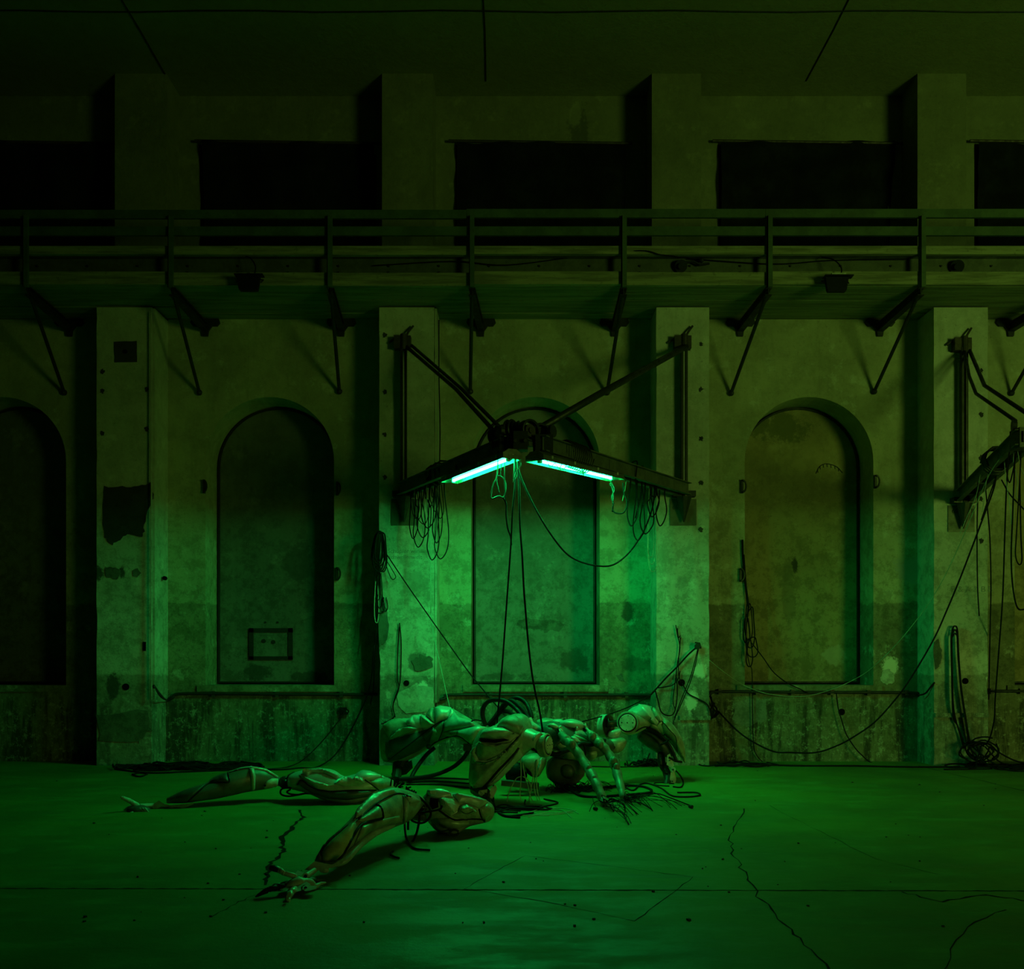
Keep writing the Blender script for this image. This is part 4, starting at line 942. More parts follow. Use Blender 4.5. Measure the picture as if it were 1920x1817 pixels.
def disc_joint(c, n, r, th, parent=robot, mat=None, name='joint_disc', holes=3):
    n = n.normalized(); bm = bmesh.new(); M3 = frame_of(Vector(), n).to_3x3()
    cyl(bm, c - n*th, c, r*1.28, seg=32); cyl(bm, c, c + n*.012, r*1.28, r*1.2, 32)
    o = obj(name, bm, mat or m_shell2, parent, False)
    bm = bmesh.new(); cyl(bm, c + n*.008, c + n*.014, r*1.06, seg=32); obj('ring_gap', bm, m_void, o)
    bm = bmesh.new(); cyl(bm, c + n*.01, c + n*.03, r*.95, r*.9, seg=32); obj('hub_cap', bm, m_alu, o)
    bm = bmesh.new()
    for k in range(-1, holes - 1):
        p = c + n*.031 + M3 @ Vector((k*r*.62, 0, 0)); cyl(bm, p - n*.01, p + n*.002, r*.07, seg=8)
    for k in range(6):
        a = k*math.pi/3 + .4; p = c + n*.031 + M3 @ Vector((math.cos(a), math.sin(a), 0))*r*.80; cyl(bm, p - n*.01, p + n*.002, r*.05, seg=6)
    obj('screw_hole', bm, m_void, o)
    return o
def finger(name, P, rr, mat, parent):
    """mechanical finger: separate tapered segments with knuckle pins"""
    P = [W(*p) if not isinstance(p, Vector) else p for p in P]; o = None
    bm = bmesh.new()
    for i, (a, b) in enumerate(zip(P, P[1:])):
        t = (b - a)*.04; r0, r1 = rr[i], rr[i+1]
        pts = [a, a.lerp(b, .12), a.lerp(b, .5), a.lerp(b, .88), b]; tube(bm, pts, r0, 8, [r0*.6, r0, (r0 + r1)*.46, r1*.95, r1*.5])
        ball(bm, a, r0*.85, 8)
    ball(bm, P[-1], rr[-1]*.6, 8)
    return obj(name, bm, mat, parent, True)

# ---- rear arm, lying far out to the left
A = Surf()
fa = [((313, 1497), (313, 1506), 10.02, .05), ((335, 1486), (336, 1506), 10.06, .10), ((359, 1477), (360, 1504), 10.1, .12), ((392, 1466), (392, 1499), 10.18, .14), ((410, 1454), (410, 1496), 10.25, .16),
      ((430, 1447), (430, 1492), 10.3, .17), ((450, 1440), (451, 1487), 10.36, .17), ((471, 1437), (472, 1483), 10.42, .16), ((499, 1442), (499, 1479), 10.5, .13), ((522, 1456), (521, 1472), 10.58, .09)]
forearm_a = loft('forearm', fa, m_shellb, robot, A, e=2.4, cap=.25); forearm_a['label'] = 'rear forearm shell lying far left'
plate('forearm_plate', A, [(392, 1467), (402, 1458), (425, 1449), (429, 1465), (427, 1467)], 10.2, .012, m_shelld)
plate('forearm_plate', A, [(318, 1503), (322, 1495), (342, 1484), (374, 1474), (386, 1470), (368, 1487), (352, 1504)], 10.1, .010, m_shelld)
plate('forearm_rim', A, [(430, 1448), (450, 1440), (471, 1437), (499, 1442), (522, 1456), (520, 1459), (497, 1446), (471, 1441), (452, 1444)], 10.4, .012, m_shell)
plate('elbow_plate', A, [(493, 1474), (501, 1464), (510, 1459), (521, 1460), (522, 1474), (508, 1478), (496, 1479)], 10.5, .018, m_alu)
plate('forearm_rib', A, [(466, 1440), (476, 1441), (479, 1455), (478, 1480), (472, 1482), (469, 1458)], 10.4, .022, m_shell)
seam(A, [(351, 1504), (371, 1486), (390, 1470), (412, 1467), (430, 1466), (427, 1449)], 10.2, .009); seam(A, [(430, 1449), (447, 1443), (471, 1439)], 10.3, .006)
bm = bmesh.new(); l, n = A.hit(497, 1473, 10.5); ball(bm, l, .012, 8); obj('screw', bm, m_void, robot)
# wrist bracket and hand
hand_a = None
def hand(name, palm, rest, mat, lab, dd):
    bm = bmesh.new(); st = palm
    o = loft(name, st, mat, robot, None, e=2.6, seg=16, cap=.5); o['label'] = lab
    return o
part('wrist_bracket', m_bone, lambda m: (plate2d(m, [(311, 1508), (318, 1510), (345, 1508), (365, 1505), (363, 1508), (345, 1515), (336, 1514), (318, 1513), (305, 1512)], .05, lambda u, v, w: W(u, v, 9.98 + w)),
    plate2d(m, [(285, 1509), (298, 1501), (309, 1508), (311, 1513), (303, 1512), (296, 1516), (287, 1518)], .07, lambda u, v, w: W(u, v, 9.93 + w)), tube(m, [W(262, 1511, 9.85), W(288, 1510, 9.95)], .022, 8), ball(m, W(321, 1517, 10), .03, 8)), robot)
ha = hand('hand', [((244, 1512), (246, 1524), 9.82, .10), ((256, 1509), (258, 1529), 9.82, .12), ((270, 1510), (272, 1527), 9.84, .10), ((280, 1515), (281, 1524), 9.86, .06)], None, m_shelld, 'rear robot hand with one finger raised', 9.8)
finger('finger', [(258, 1511, 9.82), (244, 1502, 9.76), (228, 1495, 9.7)], [.030, .027, .022], m_bone, ha)
finger('finger', [(249, 1513, 9.88), (238, 1517, 9.84), (228, 1530, 9.8)], [.026, .022, .012], m_shelld, ha)
finger('finger', [(251, 1524, 9.72), (240, 1529, 9.68), (226, 1537, 9.6)], [.026, .022, .010], m_alu, ha)
finger('finger', [(262, 1524, 9.8), (275, 1531, 9.78), (300, 1531, 9.74), (322, 1532, 9.7)], [.026, .02, .016, .008], m_bone, ha)
finger('finger', [(268, 1512, 9.92), (280, 1521, 9.9), (292, 1524, 9.88)], [.026, .022, .014], m_shelld, ha)
part('knuckle', m_bone, lambda m: [tube(m, [W(262 + k*5, 1515, 9.74), W(272 + k*5, 1527, 9.72)], .008, 5) for k in range(3)], ha)
# elbow
def elb(m):
    tube(m, [W(522, 1466, 10.58), W(532, 1467, 10.55), W(545, 1466, 10.5)], .05, 12, [.045, .06, .05]); ball(m, W(534, 1467, 10.52), .07, 12); cyl(m, W(534, 1467, 10.42), W(534, 1467, 10.62), .035)
part('elbow_joint', m_iron, elb, robot, True)
ua = [((550, 1450), (551, 1478), 10.5, .13), ((560, 1446), (562, 1482), 10.48, .18), ((580, 1442), (583, 1487), 10.46, .21), ((602, 1441), (605, 1497), 10.44, .22), ((624, 1445), (626, 1504), 10.42, .22), ((645, 1456), (645, 1506), 10.42, .22),
      ((665, 1452), (665, 1505), 10.44, .21), ((684, 1447), (683, 1499), 10.46, .19), ((706, 1451), (703, 1488), 10.5, .17), ((725, 1458), (721, 1483), 10.54, .13), ((739, 1464), (734, 1476), 10.58, .06)]
oa = loft('upper_arm', ua, m_shell, robot, A, e=2.2, cap=.25); oa['label'] = 'rear upper arm shell with hollow top'
plate('muscle_plate', A, [(564, 1452), (574, 1446), (595, 1442), (619, 1445), (641, 1457), (631, 1462), (607, 1450), (585, 1449), (577, 1455)], 10.4, .035, m_shell, crest=[(572, 1449), (600, 1445), (634, 1458)])
plate('muscle_plate', A, [(561, 1453), (581, 1460), (616, 1472), (628, 1471), (596, 1480), (577, 1468)], 10.4, .03, m_shell, crest=[(566, 1455), (590, 1468), (620, 1472)])
plate('muscle_plate', A, [(626, 1470), (647, 1458), (667, 1460), (686, 1467), (674, 1474), (645, 1475)], 10.4, .045, m_shell, crest=[(632, 1468), (650, 1462), (680, 1467)])
plate('lower_shell', A, [(558, 1470), (564, 1463), (593, 1480), (624, 1484), (705, 1482), (690, 1494), (653, 1500), (619, 1498), (585, 1488)], 10.35, .02, m_shelld)
plate('shoulder_cap', A, [(662, 1461), (669, 1450), (681, 1443), (698, 1447), (712, 1453), (722, 1456), (693, 1464), (678, 1466)], 10.4, .03, m_shell)
plate('end_facet', A, [(694, 1466), (724, 1456), (738, 1464), (731, 1480), (709, 1483)], 10.45, .012, m_shell2, smooth=False)
seam(A, [(557, 1472), (565, 1463), (578, 1472), (593, 1480), (610, 1483), (624, 1484), (660, 1482), (706, 1482)], 10.3, .008); seam(A, [(684, 1462), (698, 1472), (711, 1482)], 10.4, .006); seam(A, [(693, 1464), (723, 1455)], 10.4, .003)
part('latch', m_alu, lambda m: (box(m, W(573, 1446, 10.28), (.06, .04, .03)), cyl(m, W(571, 1444, 10.26), W(571, 1444, 10.22), .018), cyl(m, W(577, 1445, 10.26), W(577, 1445, 10.22), .018)), robot)
part('neck_ring', m_iron, lambda m: [cyl(m, W(549 - k*3, 1464, 10.5), W(551 - k*3, 1464, 10.5), .10 - .01*k, seg=20) for k in range(4)], robot)
cable(D([(549, 1477), (532, 1478), (526, 1483), (528, 1490), (540, 1493), (556, 1491), (570, 1488), (582, 1488)], 10.35), .010, 'cable loop at the elbow of the rear arm', name='loose_cable', extra=[D([(545, 1480), (538, 1485), (545, 1489), (560, 1490), (575, 1487)], 10.38)])

# ---- front arm reaching towards the camera
B = Surf()
fb = [((590, 1614), (609, 1620), 6.85, .05), ((600, 1596), (637, 1616), 6.9, .09), ((615, 1577), (652, 1600), 7.0, .11), ((637, 1557), (672, 1581), 7.12, .12), ((655, 1540), (694, 1562), 7.3, .13), ((672, 1515), (718, 1551), 7.5, .14),
      ((690, 1496), (735, 1549), 7.7, .15), ((710, 1484), (750, 1546), 7.9, .16), ((732, 1481), (758, 1544), 8.05, .15), ((752, 1486), (771, 1530), 8.2, .13), ((772, 1492), (783, 1517), 8.32, .09), ((786, 1502), (790, 1510), 8.42, .05)]
ob = loft('forearm', fb, m_shell2, robot, B, e=2.5, cap=.2); ob['label'] = 'front forearm shell reaching to lower left'
plate('forearm_window', B, [(607, 1617), (603, 1602), (616, 1582), (638, 1562), (664, 1543), (657, 1581), (646, 1601), (624, 1616)], 6.95, .022, simple('warm_light_tint', (.62, .58, .26), .5, 0, .4, scale=7), label='front forearm window tinted olive as if warm-lit', curved=True)  # pale olive stands in for the warm light that misses this panel
plate('forearm_plate', B, [(589, 1613), (598, 1594), (617, 1573), (638, 1556), (654, 1545), (636, 1562), (614, 1582), (602, 1600), (604, 1615)], 6.95, .008, m_shelld)
plate('forearm_plate', B, [(667, 1540), (690, 1522), (709, 1509), (717, 1519), (715, 1533), (692, 1539), (678, 1543)], 7.5, .020, m_shell2, label='olive inset plate')
plate('forearm_plate', B, [(664, 1538), (670, 1517), (696, 1493), (722, 1480), (744, 1486), (702, 1511), (680, 1530)], 7.5, .035, m_shell, label='bright top plate', crest=[(668, 1530), (700, 1495), (738, 1485)])
plate('side_plate', B, [(678, 1549), (715, 1536), (748, 1529), (755, 1542), (715, 1550), (690, 1562), (664, 1583)], 7.6, .014, m_shell2)
loft('lower_lip', [((607, 1616), (611, 1626), 6.80, .03), ((625, 1613), (627, 1626), 6.84, .05), ((640, 1607), (643, 1621), 6.88, .06), ((655, 1591), (663, 1604), 7.0, .06), ((673, 1573), (682, 1586), 7.2, .06), ((700, 1556), (706, 1568), 7.42, .05), ((733, 1546), (737, 1553), 7.75, .03)], m_shell, robot, None, e=2.6, cap=.2)['label'] = 'pale lower lip of the front forearm'
plate('elbow_rim', B, [(754, 1491), (766, 1494), (764, 1520), (759, 1545), (755, 1544), (757, 1520)], 8.1, .022, m_shell, label='pale elbow rim')
plate('elbow_fin', B, [(757, 1490), (772, 1491), (787, 1501), (783, 1505), (768, 1508), (764, 1500)], 8.2, .018, m_shell)
seam(B, [(622, 1619), (641, 1605), (652, 1588), (662, 1569), (677, 1547), (695, 1540), (716, 1535), (718, 1526), (714, 1514), (706, 1508)], 7.4, .011); seam(B, [(673, 1536), (706, 1506), (744, 1488), (770, 1494)], 7.6, .008)
part('wrist_bracket', m_bone, lambda m: (plate2d(m, [(571, 1631), (590, 1615), (609, 1619), (623, 1621), (640, 1612), (651, 1604), (641, 1620), (623, 1628), (609, 1629), (592, 1634)], .06, lambda u, v, w: W(u, v, 6.72 + w)),
    tube(m, [W(590, 1632, 6.68), W(573, 1643, 6.56)], .019, 10), cyl(m, W(573, 1643, 6.46), W(573, 1643, 6.54), .020, seg=14), cyl(m, W(604, 1631, 6.72), W(612, 1632, 6.8), .02)), robot)
part('wrist_hole', m_void, lambda m: cyl(m, W(573, 1643, 6.455), W(573, 1643, 6.47), .011, seg=12), robot)
hb = hand('hand', [((530, 1660), (536, 1670), 6.38, .05), ((543, 1650), (553, 1669), 6.40, .07), ((557, 1644), (569, 1668), 6.44, .07), ((570, 1648), (581, 1667), 6.46, .06), ((582, 1656), (589, 1665), 6.5, .03)], None, m_bone, 'front robot hand with jointed fingers spread on the floor', 6.4)
Hs = Surf(); Hs.add(hb)
def pd(u, v, w): return W(u, v, 6.27 + (1672 - v)*.0065 + w)
part('palm_plate', m_alu, lambda m: plate2d(m, [(541, 1669), (539, 1664), (546, 1657), (556, 1648), (561, 1645), (570, 1650), (582, 1658), (581, 1660), (570, 1659), (564, 1664), (565, 1670), (556, 1672), (548, 1668)], .06, pd), hb)
for k in range(3):
    x = 524 + k*5
    part('knuckle_rib', m_bone, lambda m: plate2d(m, [(x, 1668.5 + k*.6), (x + 9, 1657 - k), (x + 22, 1647 - k*.4), (x + 25, 1648.5 - k*.4), (x + 13, 1659), (x + 4, 1670 + k*.4)], .05, lambda u, v, w: pd(u, v, w - .004)), hb)
part('thumb_base', m_alu, lambda m: plate2d(m, [(567, 1667), (568, 1662), (573, 1659), (584, 1661), (595, 1661), (592, 1666), (582, 1670), (572, 1671)], .06, lambda u, v, w: pd(u, v, w - .02)), hb)
part('screw', m_void, lambda m: cyl(m, pd(573, 1665, -.024), pd(573, 1665, .0), .010, seg=8), hb)
part('knuckle_block', m_alu, lambda m: [plate2d(m, [(550 + 3.6*k, 1641 - k*.4), (558 + 3*k, 1632 + k*1.1), (561 + 3*k, 1633 + k*1.1), (553 + 3.6*k, 1643 - k*.3)], .05, lambda u, v, w: pd(u, v, w - .01)) for k in range(4)], hb)
finger('finger', [(553, 1643, 6.42), (532, 1637, 6.40), (525, 1632, 6.42), (510, 1626, 6.42)], [.020, .018, .022, .020], m_bone, hb)
part('finger_tip', m_black, lambda m: tube(m, [W(522, 1632, 6.40), W(514, 1628, 6.40), (W(506, 1626, 6.40))], .022, 10, [.016, .023, .017]), hb)
finger('finger', [(533, 1661, 6.34), (519, 1664, 6.30), (503, 1668, 6.26), (480, 1681, 6.22)], [.022, .022, .020, .010], m_black, hb)
finger('finger', [(553, 1667, 6.30), (545, 1674, 6.22), (539, 1686, 6.16), (542, 1691, 6.14)], [.022, .024, .020, .012], m_shell, hb)
Fs = Surf(); Fs.add([c for c in bpy.data.objects if c.name.startswith('finger')][-1])
finger('finger', [(581, 1650, 6.55), (592, 1650, 6.62), (610, 1652, 6.7)], [.020, .015, .009], m_shelld, hb)
finger('finger', [(588, 1664, 6.45), (600, 1657, 6.52), (611, 1655, 6.58)], [.020, .013, .007], m_bone, hb)
finger('finger', [(540, 1655, 6.5), (526, 1660, 6.48), (512, 1660, 6.46)], [.02, .018, .012], m_shelld, hb)
part('nail', m_alu, lambda m: plate2d(m, [(537, 1680), (541, 1673), (546, 1671), (545, 1679), (540, 1687), (537, 1687)], .01, lambda u, v, w: W(u, v, 6.115 + w)), hb)
# elbow with ball and hoses
def elb2(m):
    ball(m, W(788, 1513, 8.45), .075, 16); [tube(m, [W(788, 1513, 8.37) + Vector((r_*math.cos(t), -.002*k, r_*math.sin(t))) for t in [i*.5 for i in range(13)]], .007, 5) for k, r_ in enumerate((.02, .04, .058))]
    cyl(m, W(772, 1512, 8.4), W(806, 1515, 8.6), .035)
part('elbow_joint', m_iron, elb2, robot, True)
part('elbow_pod', m_shelld, lambda m: (ball(m, W(790, 1528, 8.5), .10, 14, (1.15, .8, .55))), robot, True)
ub = [((797, 1489), (797, 1531), 8.55, .12), ((806, 1483), (803, 1541), 8.55, .16), ((820, 1480), (815, 1555), 8.56, .19), ((838, 1484), (834, 1563), 8.58, .20), ((855, 1487), (851, 1561), 8.62, .20), ((872, 1489), (870, 1550), 8.66, .19),
      ((890, 1493), (888, 1545), 8.7, .17), ((905, 1498), (902, 1542), 8.74, .14), ((917, 1505), (912, 1537), 8.78, .10), ((922, 1514), (919, 1525), 8.8, .05)]
oub = loft('upper_arm', ub, m_shell2, robot, B, e=2.4, cap=.2); oub['label'] = 'front upper arm shell of faceted plates'
plate('muscle_plate', B, [(797, 1484), (806, 1481), (823, 1480), (840, 1485), (850, 1495), (823, 1497), (807, 1494)], 8.5, .03, m_shell, crest=[(803, 1487), (825, 1484), (845, 1491)])
plate('muscle_plate', B, [(848, 1490), (863, 1488), (898, 1495), (916, 1504), (898, 1516), (876, 1507), (860, 1505)], 8.5, .035, m_shell, crest=[(855, 1493), (885, 1500), (908, 1505)])
plate('muscle_plate', B, [(823, 1497), (830, 1495), (842, 1495), (857, 1506), (862, 1510), (858, 1520), (845, 1530), (828, 1518)], 8.5, .03, m_alu, crest=[(828, 1500), (838, 1510), (850, 1522)], smooth=False)
plate('muscle_plate', B, [(861, 1511), (873, 1506), (890, 1514), (895, 1520), (893, 1532), (873, 1537), (846, 1531), (859, 1522)], 8.5, .045, m_shell2, crest=[(862, 1518), (875, 1515), (888, 1522)], smooth=False)
plate('end_facet', B, [(898, 1516), (914, 1507), (922, 1513), (921, 1523), (910, 1540), (903, 1533)], 8.6, .012, m_shell2, smooth=False)
plate('lower_bowl', B, [(818, 1534), (845, 1534), (877, 1538), (881, 1545), (857, 1554), (836, 1552), (822, 1545)], 8.45, .03, m_shell2)
plate('side_opening', B, [(807, 1496), (822, 1498), (822, 1514), (811, 1518), (806, 1508)], 8.45, .004, m_void)
seam(B, [(822, 1518), (838, 1530), (848, 1536), (857, 1538), (882, 1536), (906, 1537), (909, 1541)], 8.5, .008); seam(B, [(898, 1517), (902, 1530), (908, 1540)], 8.5, .007)
seam(B, [(866, 1522), (875, 1526), (888, 1521)], 8.4, .003)
part('latch', m_alu, lambda m: (box(m, W(812, 1485, 8.34), (.05, .03, .03)), cyl(m, W(809, 1485, 8.32), W(809, 1485, 8.28), .014), cyl(m, W(814, 1485, 8.32), W(814, 1485, 8.28), .014)), robot)
part('ground_shackle', m_iron, lambda m: tube(m, [W(852 + 8*math.cos(t), 1561 + 5*math.sin(t), 8.38) for t in [i*.5 for i in range(13)]], .010, 6), robot)
for k, (P, r_, lab) in enumerate([([(770, 1507), (766, 1530), (765, 1556)], .010, 'short stiff cable hanging at the front elbow'),
    ([(759, 1530), (759, 1552), (762, 1572), (770, 1585), (782, 1592), (806, 1594)], .009, 'cable from the front elbow curving right onto the floor'),
    ([(787, 1528), (785, 1545), (780, 1565), (770, 1582), (752, 1590), (733, 1600), (738, 1606), (748, 1609)], .010, 'cable from the front elbow zigzagging left onto the floor'),
    ([(770, 1490), (782, 1492), (797, 1505), (806, 1518), (807, 1530), (797, 1541), (785, 1543), (772, 1538), (768, 1528)], .010, 'black cable looping around the front elbow'),
    ([(775, 1520), (790, 1523), (808, 1521), (825, 1517), (829, 1510)], .009, 'black cable with bent end crossing the front elbow')]):
    dd = {0: 8.3, 1: 8.2, 2: 8.15, 3: 8.22, 4: 8.2}[k]
    Q = D(P, dd); 
    if k in (1, 2): Q = Q[:-3] + [WF(p[0], p[1], .012) for p in P[-3:]]
    cable(Q, r_, lab, name='loose_cable')
def springs(m):
    for k in range(9):
        x = 738 + k*7; P = []
        y0 = 1466 + k*4.5
        for i in range(6): P.append(W(x + R.uniform(-6, 6), y0 + R.uniform(-9, 9), 10.2 - k*.16))
        tube(m, catmull(P, 5), .008, 5)
part('wire_mess', m_cable, springs, robot)['kind'] = 'stuff'

# ---- left far leg: high knee, shell hanging to the left
Cc = Surf()
fc = [((717, 1362), (720, 1428), 12.2, .12), ((733, 1350), (745, 1431), 12.2, .18), ((756, 1348), (768, 1425), 12.2, .22), ((779, 1343), (786, 1415), 12.2, .24), ((800, 1340), (805, 1403), 12.2, .24), ((815, 1327), (822, 1395), 12.15, .23),
      ((835, 1325), (838, 1387), 12.1, .22), ((852, 1338), (856, 1380), 12.0, .20), ((873, 1350), (872, 1388), 11.8, .19), ((893, 1357), (885, 1397), 11.6, .17), ((913, 1364), (900, 1400), 11.4, .15)]
oc = loft('thigh', fc, m_shell2, robot, Cc, e=2.3, cap=.2); oc['label'] = 'far left thigh shell with sharp folds'
plate('muscle_plate', Cc, [(715, 1360), (728, 1350), (748, 1345), (770, 1346), (779, 1362), (754, 1364), (736, 1375), (728, 1383)], 12, .03, m_shell2, crest=[(722, 1362), (748, 1352), (775, 1360)])
plate('muscle_plate', Cc, [(730, 1384), (748, 1368), (766, 1362), (785, 1366), (765, 1374), (735, 1386)], 12, .06, m_shell, crest=[(735, 1380), (752, 1368), (780, 1366)])
plate('muscle_plate', Cc, [(762, 1352), (776, 1342), (798, 1342), (816, 1358), (800, 1364), (785, 1366), (764, 1360)], 12, .06, m_shell, crest=[(770, 1350), (795, 1346), (812, 1358)])
plate('muscle_plate', Cc, [(798, 1342), (806, 1329), (815, 1326), (813, 1345), (815, 1356)], 12, .03, m_shell2)
plate('knee_cap', Cc, [(814, 1328), (825, 1324), (845, 1327), (852, 1337), (844, 1347), (826, 1352), (817, 1356)], 12, .05, m_shell)
plate('knee_facet', Cc, [(844, 1329), (857, 1344), (883, 1352), (891, 1361), (860, 1366), (832, 1371), (838, 1352)], 12, .05, m_shell, crest=[(846, 1332), (862, 1356), (889, 1361)], label='brightly lit knee facet')
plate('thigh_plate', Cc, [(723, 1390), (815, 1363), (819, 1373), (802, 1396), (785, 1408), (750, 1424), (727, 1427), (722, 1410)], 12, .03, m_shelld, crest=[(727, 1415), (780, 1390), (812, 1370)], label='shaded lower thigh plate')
plate('thigh_plate', Cc, [(815, 1362), (833, 1351), (831, 1372), (822, 1388), (804, 1396), (808, 1382)], 12, .02, m_shell2)
plate('thigh_plate', Cc, [(823, 1388), (832, 1372), (858, 1368), (857, 1379), (840, 1385)], 12, .015, m_shell2)
plate('thigh_plate', Cc, [(859, 1370), (898, 1361), (918, 1365), (895, 1376), (883, 1394), (858, 1379)], 11.8, .02, m_shell)
seam(Cc, [(723, 1429), (760, 1402), (790, 1378), (816, 1359), (834, 1350)], 12, .007); seam(Cc, [(833, 1350), (829, 1372), (822, 1388)], 12, .006); seam(Cc, [(806, 1400), (822, 1389), (857, 1380), (883, 1396)], 12, .010)
part('shin_stump', m_iron, lambda m: (tube(m, [W(752, 1424, 12.2), W(746, 1442, 12.1), W(742, 1462, 11.9)], .07, 10, [.10, .07, .05]), plate2d(m, [(735, 1448), (750, 1436), (772, 1425), (774, 1440), (762, 1452), (745, 1455)], .12, lambda u, v, w: W(u, v, 12.1 + w)),
    [cyl(m, W(738 + 7*k, 1452 - 3*k, 12.05), W(738 + 7*k, 1452 - 3*k, 12.15), .03, seg=8) for k in range(4)]), robot)
def hose(P, r_, lab=None, ferr=False):
    o = part('hose', m_black, lambda m: tube(m, catmull([W(*p) for p in P], 6), r_, 10), robot, True)
    return o
hose([(815, 1402, 12.1), (801, 1414, 12.1), (788, 1430, 12.0), (776, 1448, 11.9), (768, 1466, 11.8)], .026)
hose([(881, 1404, 11.6), (866, 1425, 11.7), (845, 1441, 11.8), (815, 1453, 11.8), (779, 1459, 11.8), (745, 1461, 11.8)], .026)
part('hose_clip', m_iron, lambda m: (ball(m, W(804, 1400, 11.95), .035, 8), box(m, W(877, 1401, 11.5), (.10, .08, .08))), robot)
for k, P in enumerate([[(911, 1361, 11.6), (905, 1345, 11.6), (906, 1328, 11.6), (915, 1316, 11.55), (930, 1312, 11.5), (948, 1315, 11.45), (965, 1327, 11.4), (978, 1342, 11.3), (984, 1350, 11.3)],
                       [(915, 1360, 11.7), (928, 1345, 11.7), (938, 1330, 11.7), (948, 1318, 11.65), (960, 1314, 11.6), (975, 1325, 11.5), (986, 1338, 11.45), (992, 1350, 11.4)],
                       [(918, 1362, 11.8), (932, 1342, 11.8), (945, 1326, 11.8), (958, 1312, 11.7), (972, 1309, 11.65), (986, 1318, 11.6), (993, 1332, 11.5), (997, 1346, 11.45)],
                       [(925, 1358, 11.75), (930, 1342, 11.7), (942, 1334, 11.7), (955, 1335, 11.6), (963, 1341, 11.5)]]):
    hose(P, .027)
part('hose_ferrule', m_alu, lambda m: [cyl(m, W(a, b, dd), W(a + 5, b + 11, dd - .02), .030, seg=12) for a, b, dd in ((982, 1346, 11.28), (992, 1347, 11.4), (975, 1350, 11.3))], robot)

# ---- near left leg with its knee disc
Dd = Surf()
fd = [((881, 1465), (897, 1481), 10.55, .08), ((880, 1449), (918, 1474), 10.52, .17), ((881, 1428), (937, 1462), 10.5, .22), ((884, 1406), (956, 1443), 10.5, .24), ((890, 1386), (970, 1428), 10.5, .25), ((902, 1368), (981, 1417), 10.5, .25),
      ((925, 1362), (989, 1405), 10.52, .24), ((940, 1350), (993, 1395), 10.56, .23), ((957, 1342), (990, 1380), 10.6, .18), ((974, 1346), (986, 1364), 10.66, .10)]
od = loft('thigh', fd, m_shell2, robot, Dd, e=2.3, cap=.2); od['label'] = 'near left thigh shell leaning above the front arm'
fk = [((972, 1356), (972, 1424), 10.5, .16), ((990, 1364), (990, 1410), 10.45, .15), ((1004, 1371), (1002, 1407), 10.42, .14), ((1014, 1373), (1012, 1416), 10.4, .12), ((1022, 1374), (1020, 1421), 10.4, .10)]
loft('knee_arm', fk, m_shell, robot, Dd, e=2.6, cap=.15)
plate('top_mound', Dd, [(932, 1362), (940, 1350), (952, 1343), (966, 1341), (977, 1350), (982, 1364), (975, 1378), (960, 1374), (945, 1366)], 10.4, .05, m_shell2)
plate('muscle_plate', Dd, [(900, 1385), (906, 1371), (926, 1365), (945, 1366), (972, 1377), (958, 1378), (944, 1384), (925, 1386)], 10.35, .06, m_shell, label='glossy top lobe of the near thigh')
plate('muscle_plate', Dd, [(890, 1397), (899, 1390), (930, 1395), (957, 1391), (973, 1378), (940, 1414), (905, 1429), (894, 1424)], 10.3, .05, m_shell2, crest=[(902, 1392), (912, 1398), (930, 1400), (962, 1386)])
plate('dark_slot', Dd, [(900, 1385), (926, 1387), (945, 1385), (955, 1388), (930, 1393), (904, 1391)], 10.2, .004, m_void, lift=.02)
plate('thigh_rim', Dd, [(883, 1412), (889, 1402), (895, 1396), (892, 1412), (898, 1425), (914, 1425), (938, 1413), (965, 1390), (940, 1418), (912, 1432), (892, 1430)], 10.3, .03, m_shell)
plate('thigh_panel', Dd, [(882, 1432), (900, 1434), (936, 1420), (968, 1386), (979, 1372), (981, 1388), (960, 1418), (917, 1468), (906, 1477), (888, 1479), (881, 1468)], 10.35, .035, m_shell2, crest=[(890, 1470), (918, 1440), (975, 1380)], label='long stained panel of the near thigh')
plate('edge_plate', Dd, [(974, 1402), (982, 1418), (959, 1440), (937, 1461), (908, 1477), (922, 1466), (959, 1424)], 10.35, .014, m_shell)
seam(Dd, [(972, 1402), (959, 1419), (935, 1444), (917, 1465), (905, 1477)], 10.3, .014); seam(Dd, [(893, 1428), (914, 1429), (940, 1415), (972, 1382)], 10.2, .004)
plate('knee_facet', Dd, [(1000, 1387), (1000, 1390), (1008, 1382), (1022, 1373), (1009, 1372), (1003, 1378)], 10.3, .012, m_shell)
disc_joint(W(1026, 1397, 10.36), Vector((.90, -.42, .05)), .100, .07)
plate('dark_pit', Dd, [(996, 1404), (1001, 1402), (1012, 1413), (1009, 1418), (1000, 1414)], 10.3, .003, m_void)
part('shin_stump', m_iron, lambda m: (tube(m, [W(893, 1478, 10.5), W(908, 1488, 10.35), W(915, 1502, 10.1)], .06, 10, [.08, .07, .03])), robot)
part('shin_casting', m_bone, lambda m: (plate2d(m, [(896, 1488), (902, 1482), (914, 1480), (912, 1492), (903, 1497)], .05, lambda u, v, w: W(u, v, 10.22 + w)), plate2d(m, [(920, 1478), (930, 1471), (932, 1480), (926, 1494), (919, 1502), (917, 1492)], .05, lambda u, v, w: W(u, v, 10.26 + w)),
    [tube(m, [W(901 + 2*k, 1486 + 2*k, 10.2) + Vector((.02*math.cos(t), 0, .02*math.sin(t))) for t in [i*.8 for i in range(9)]], .004, 5) for k in range(4)], cyl(m, W(922, 1494, 10.18), W(922, 1494, 10.25), .018)), robot)

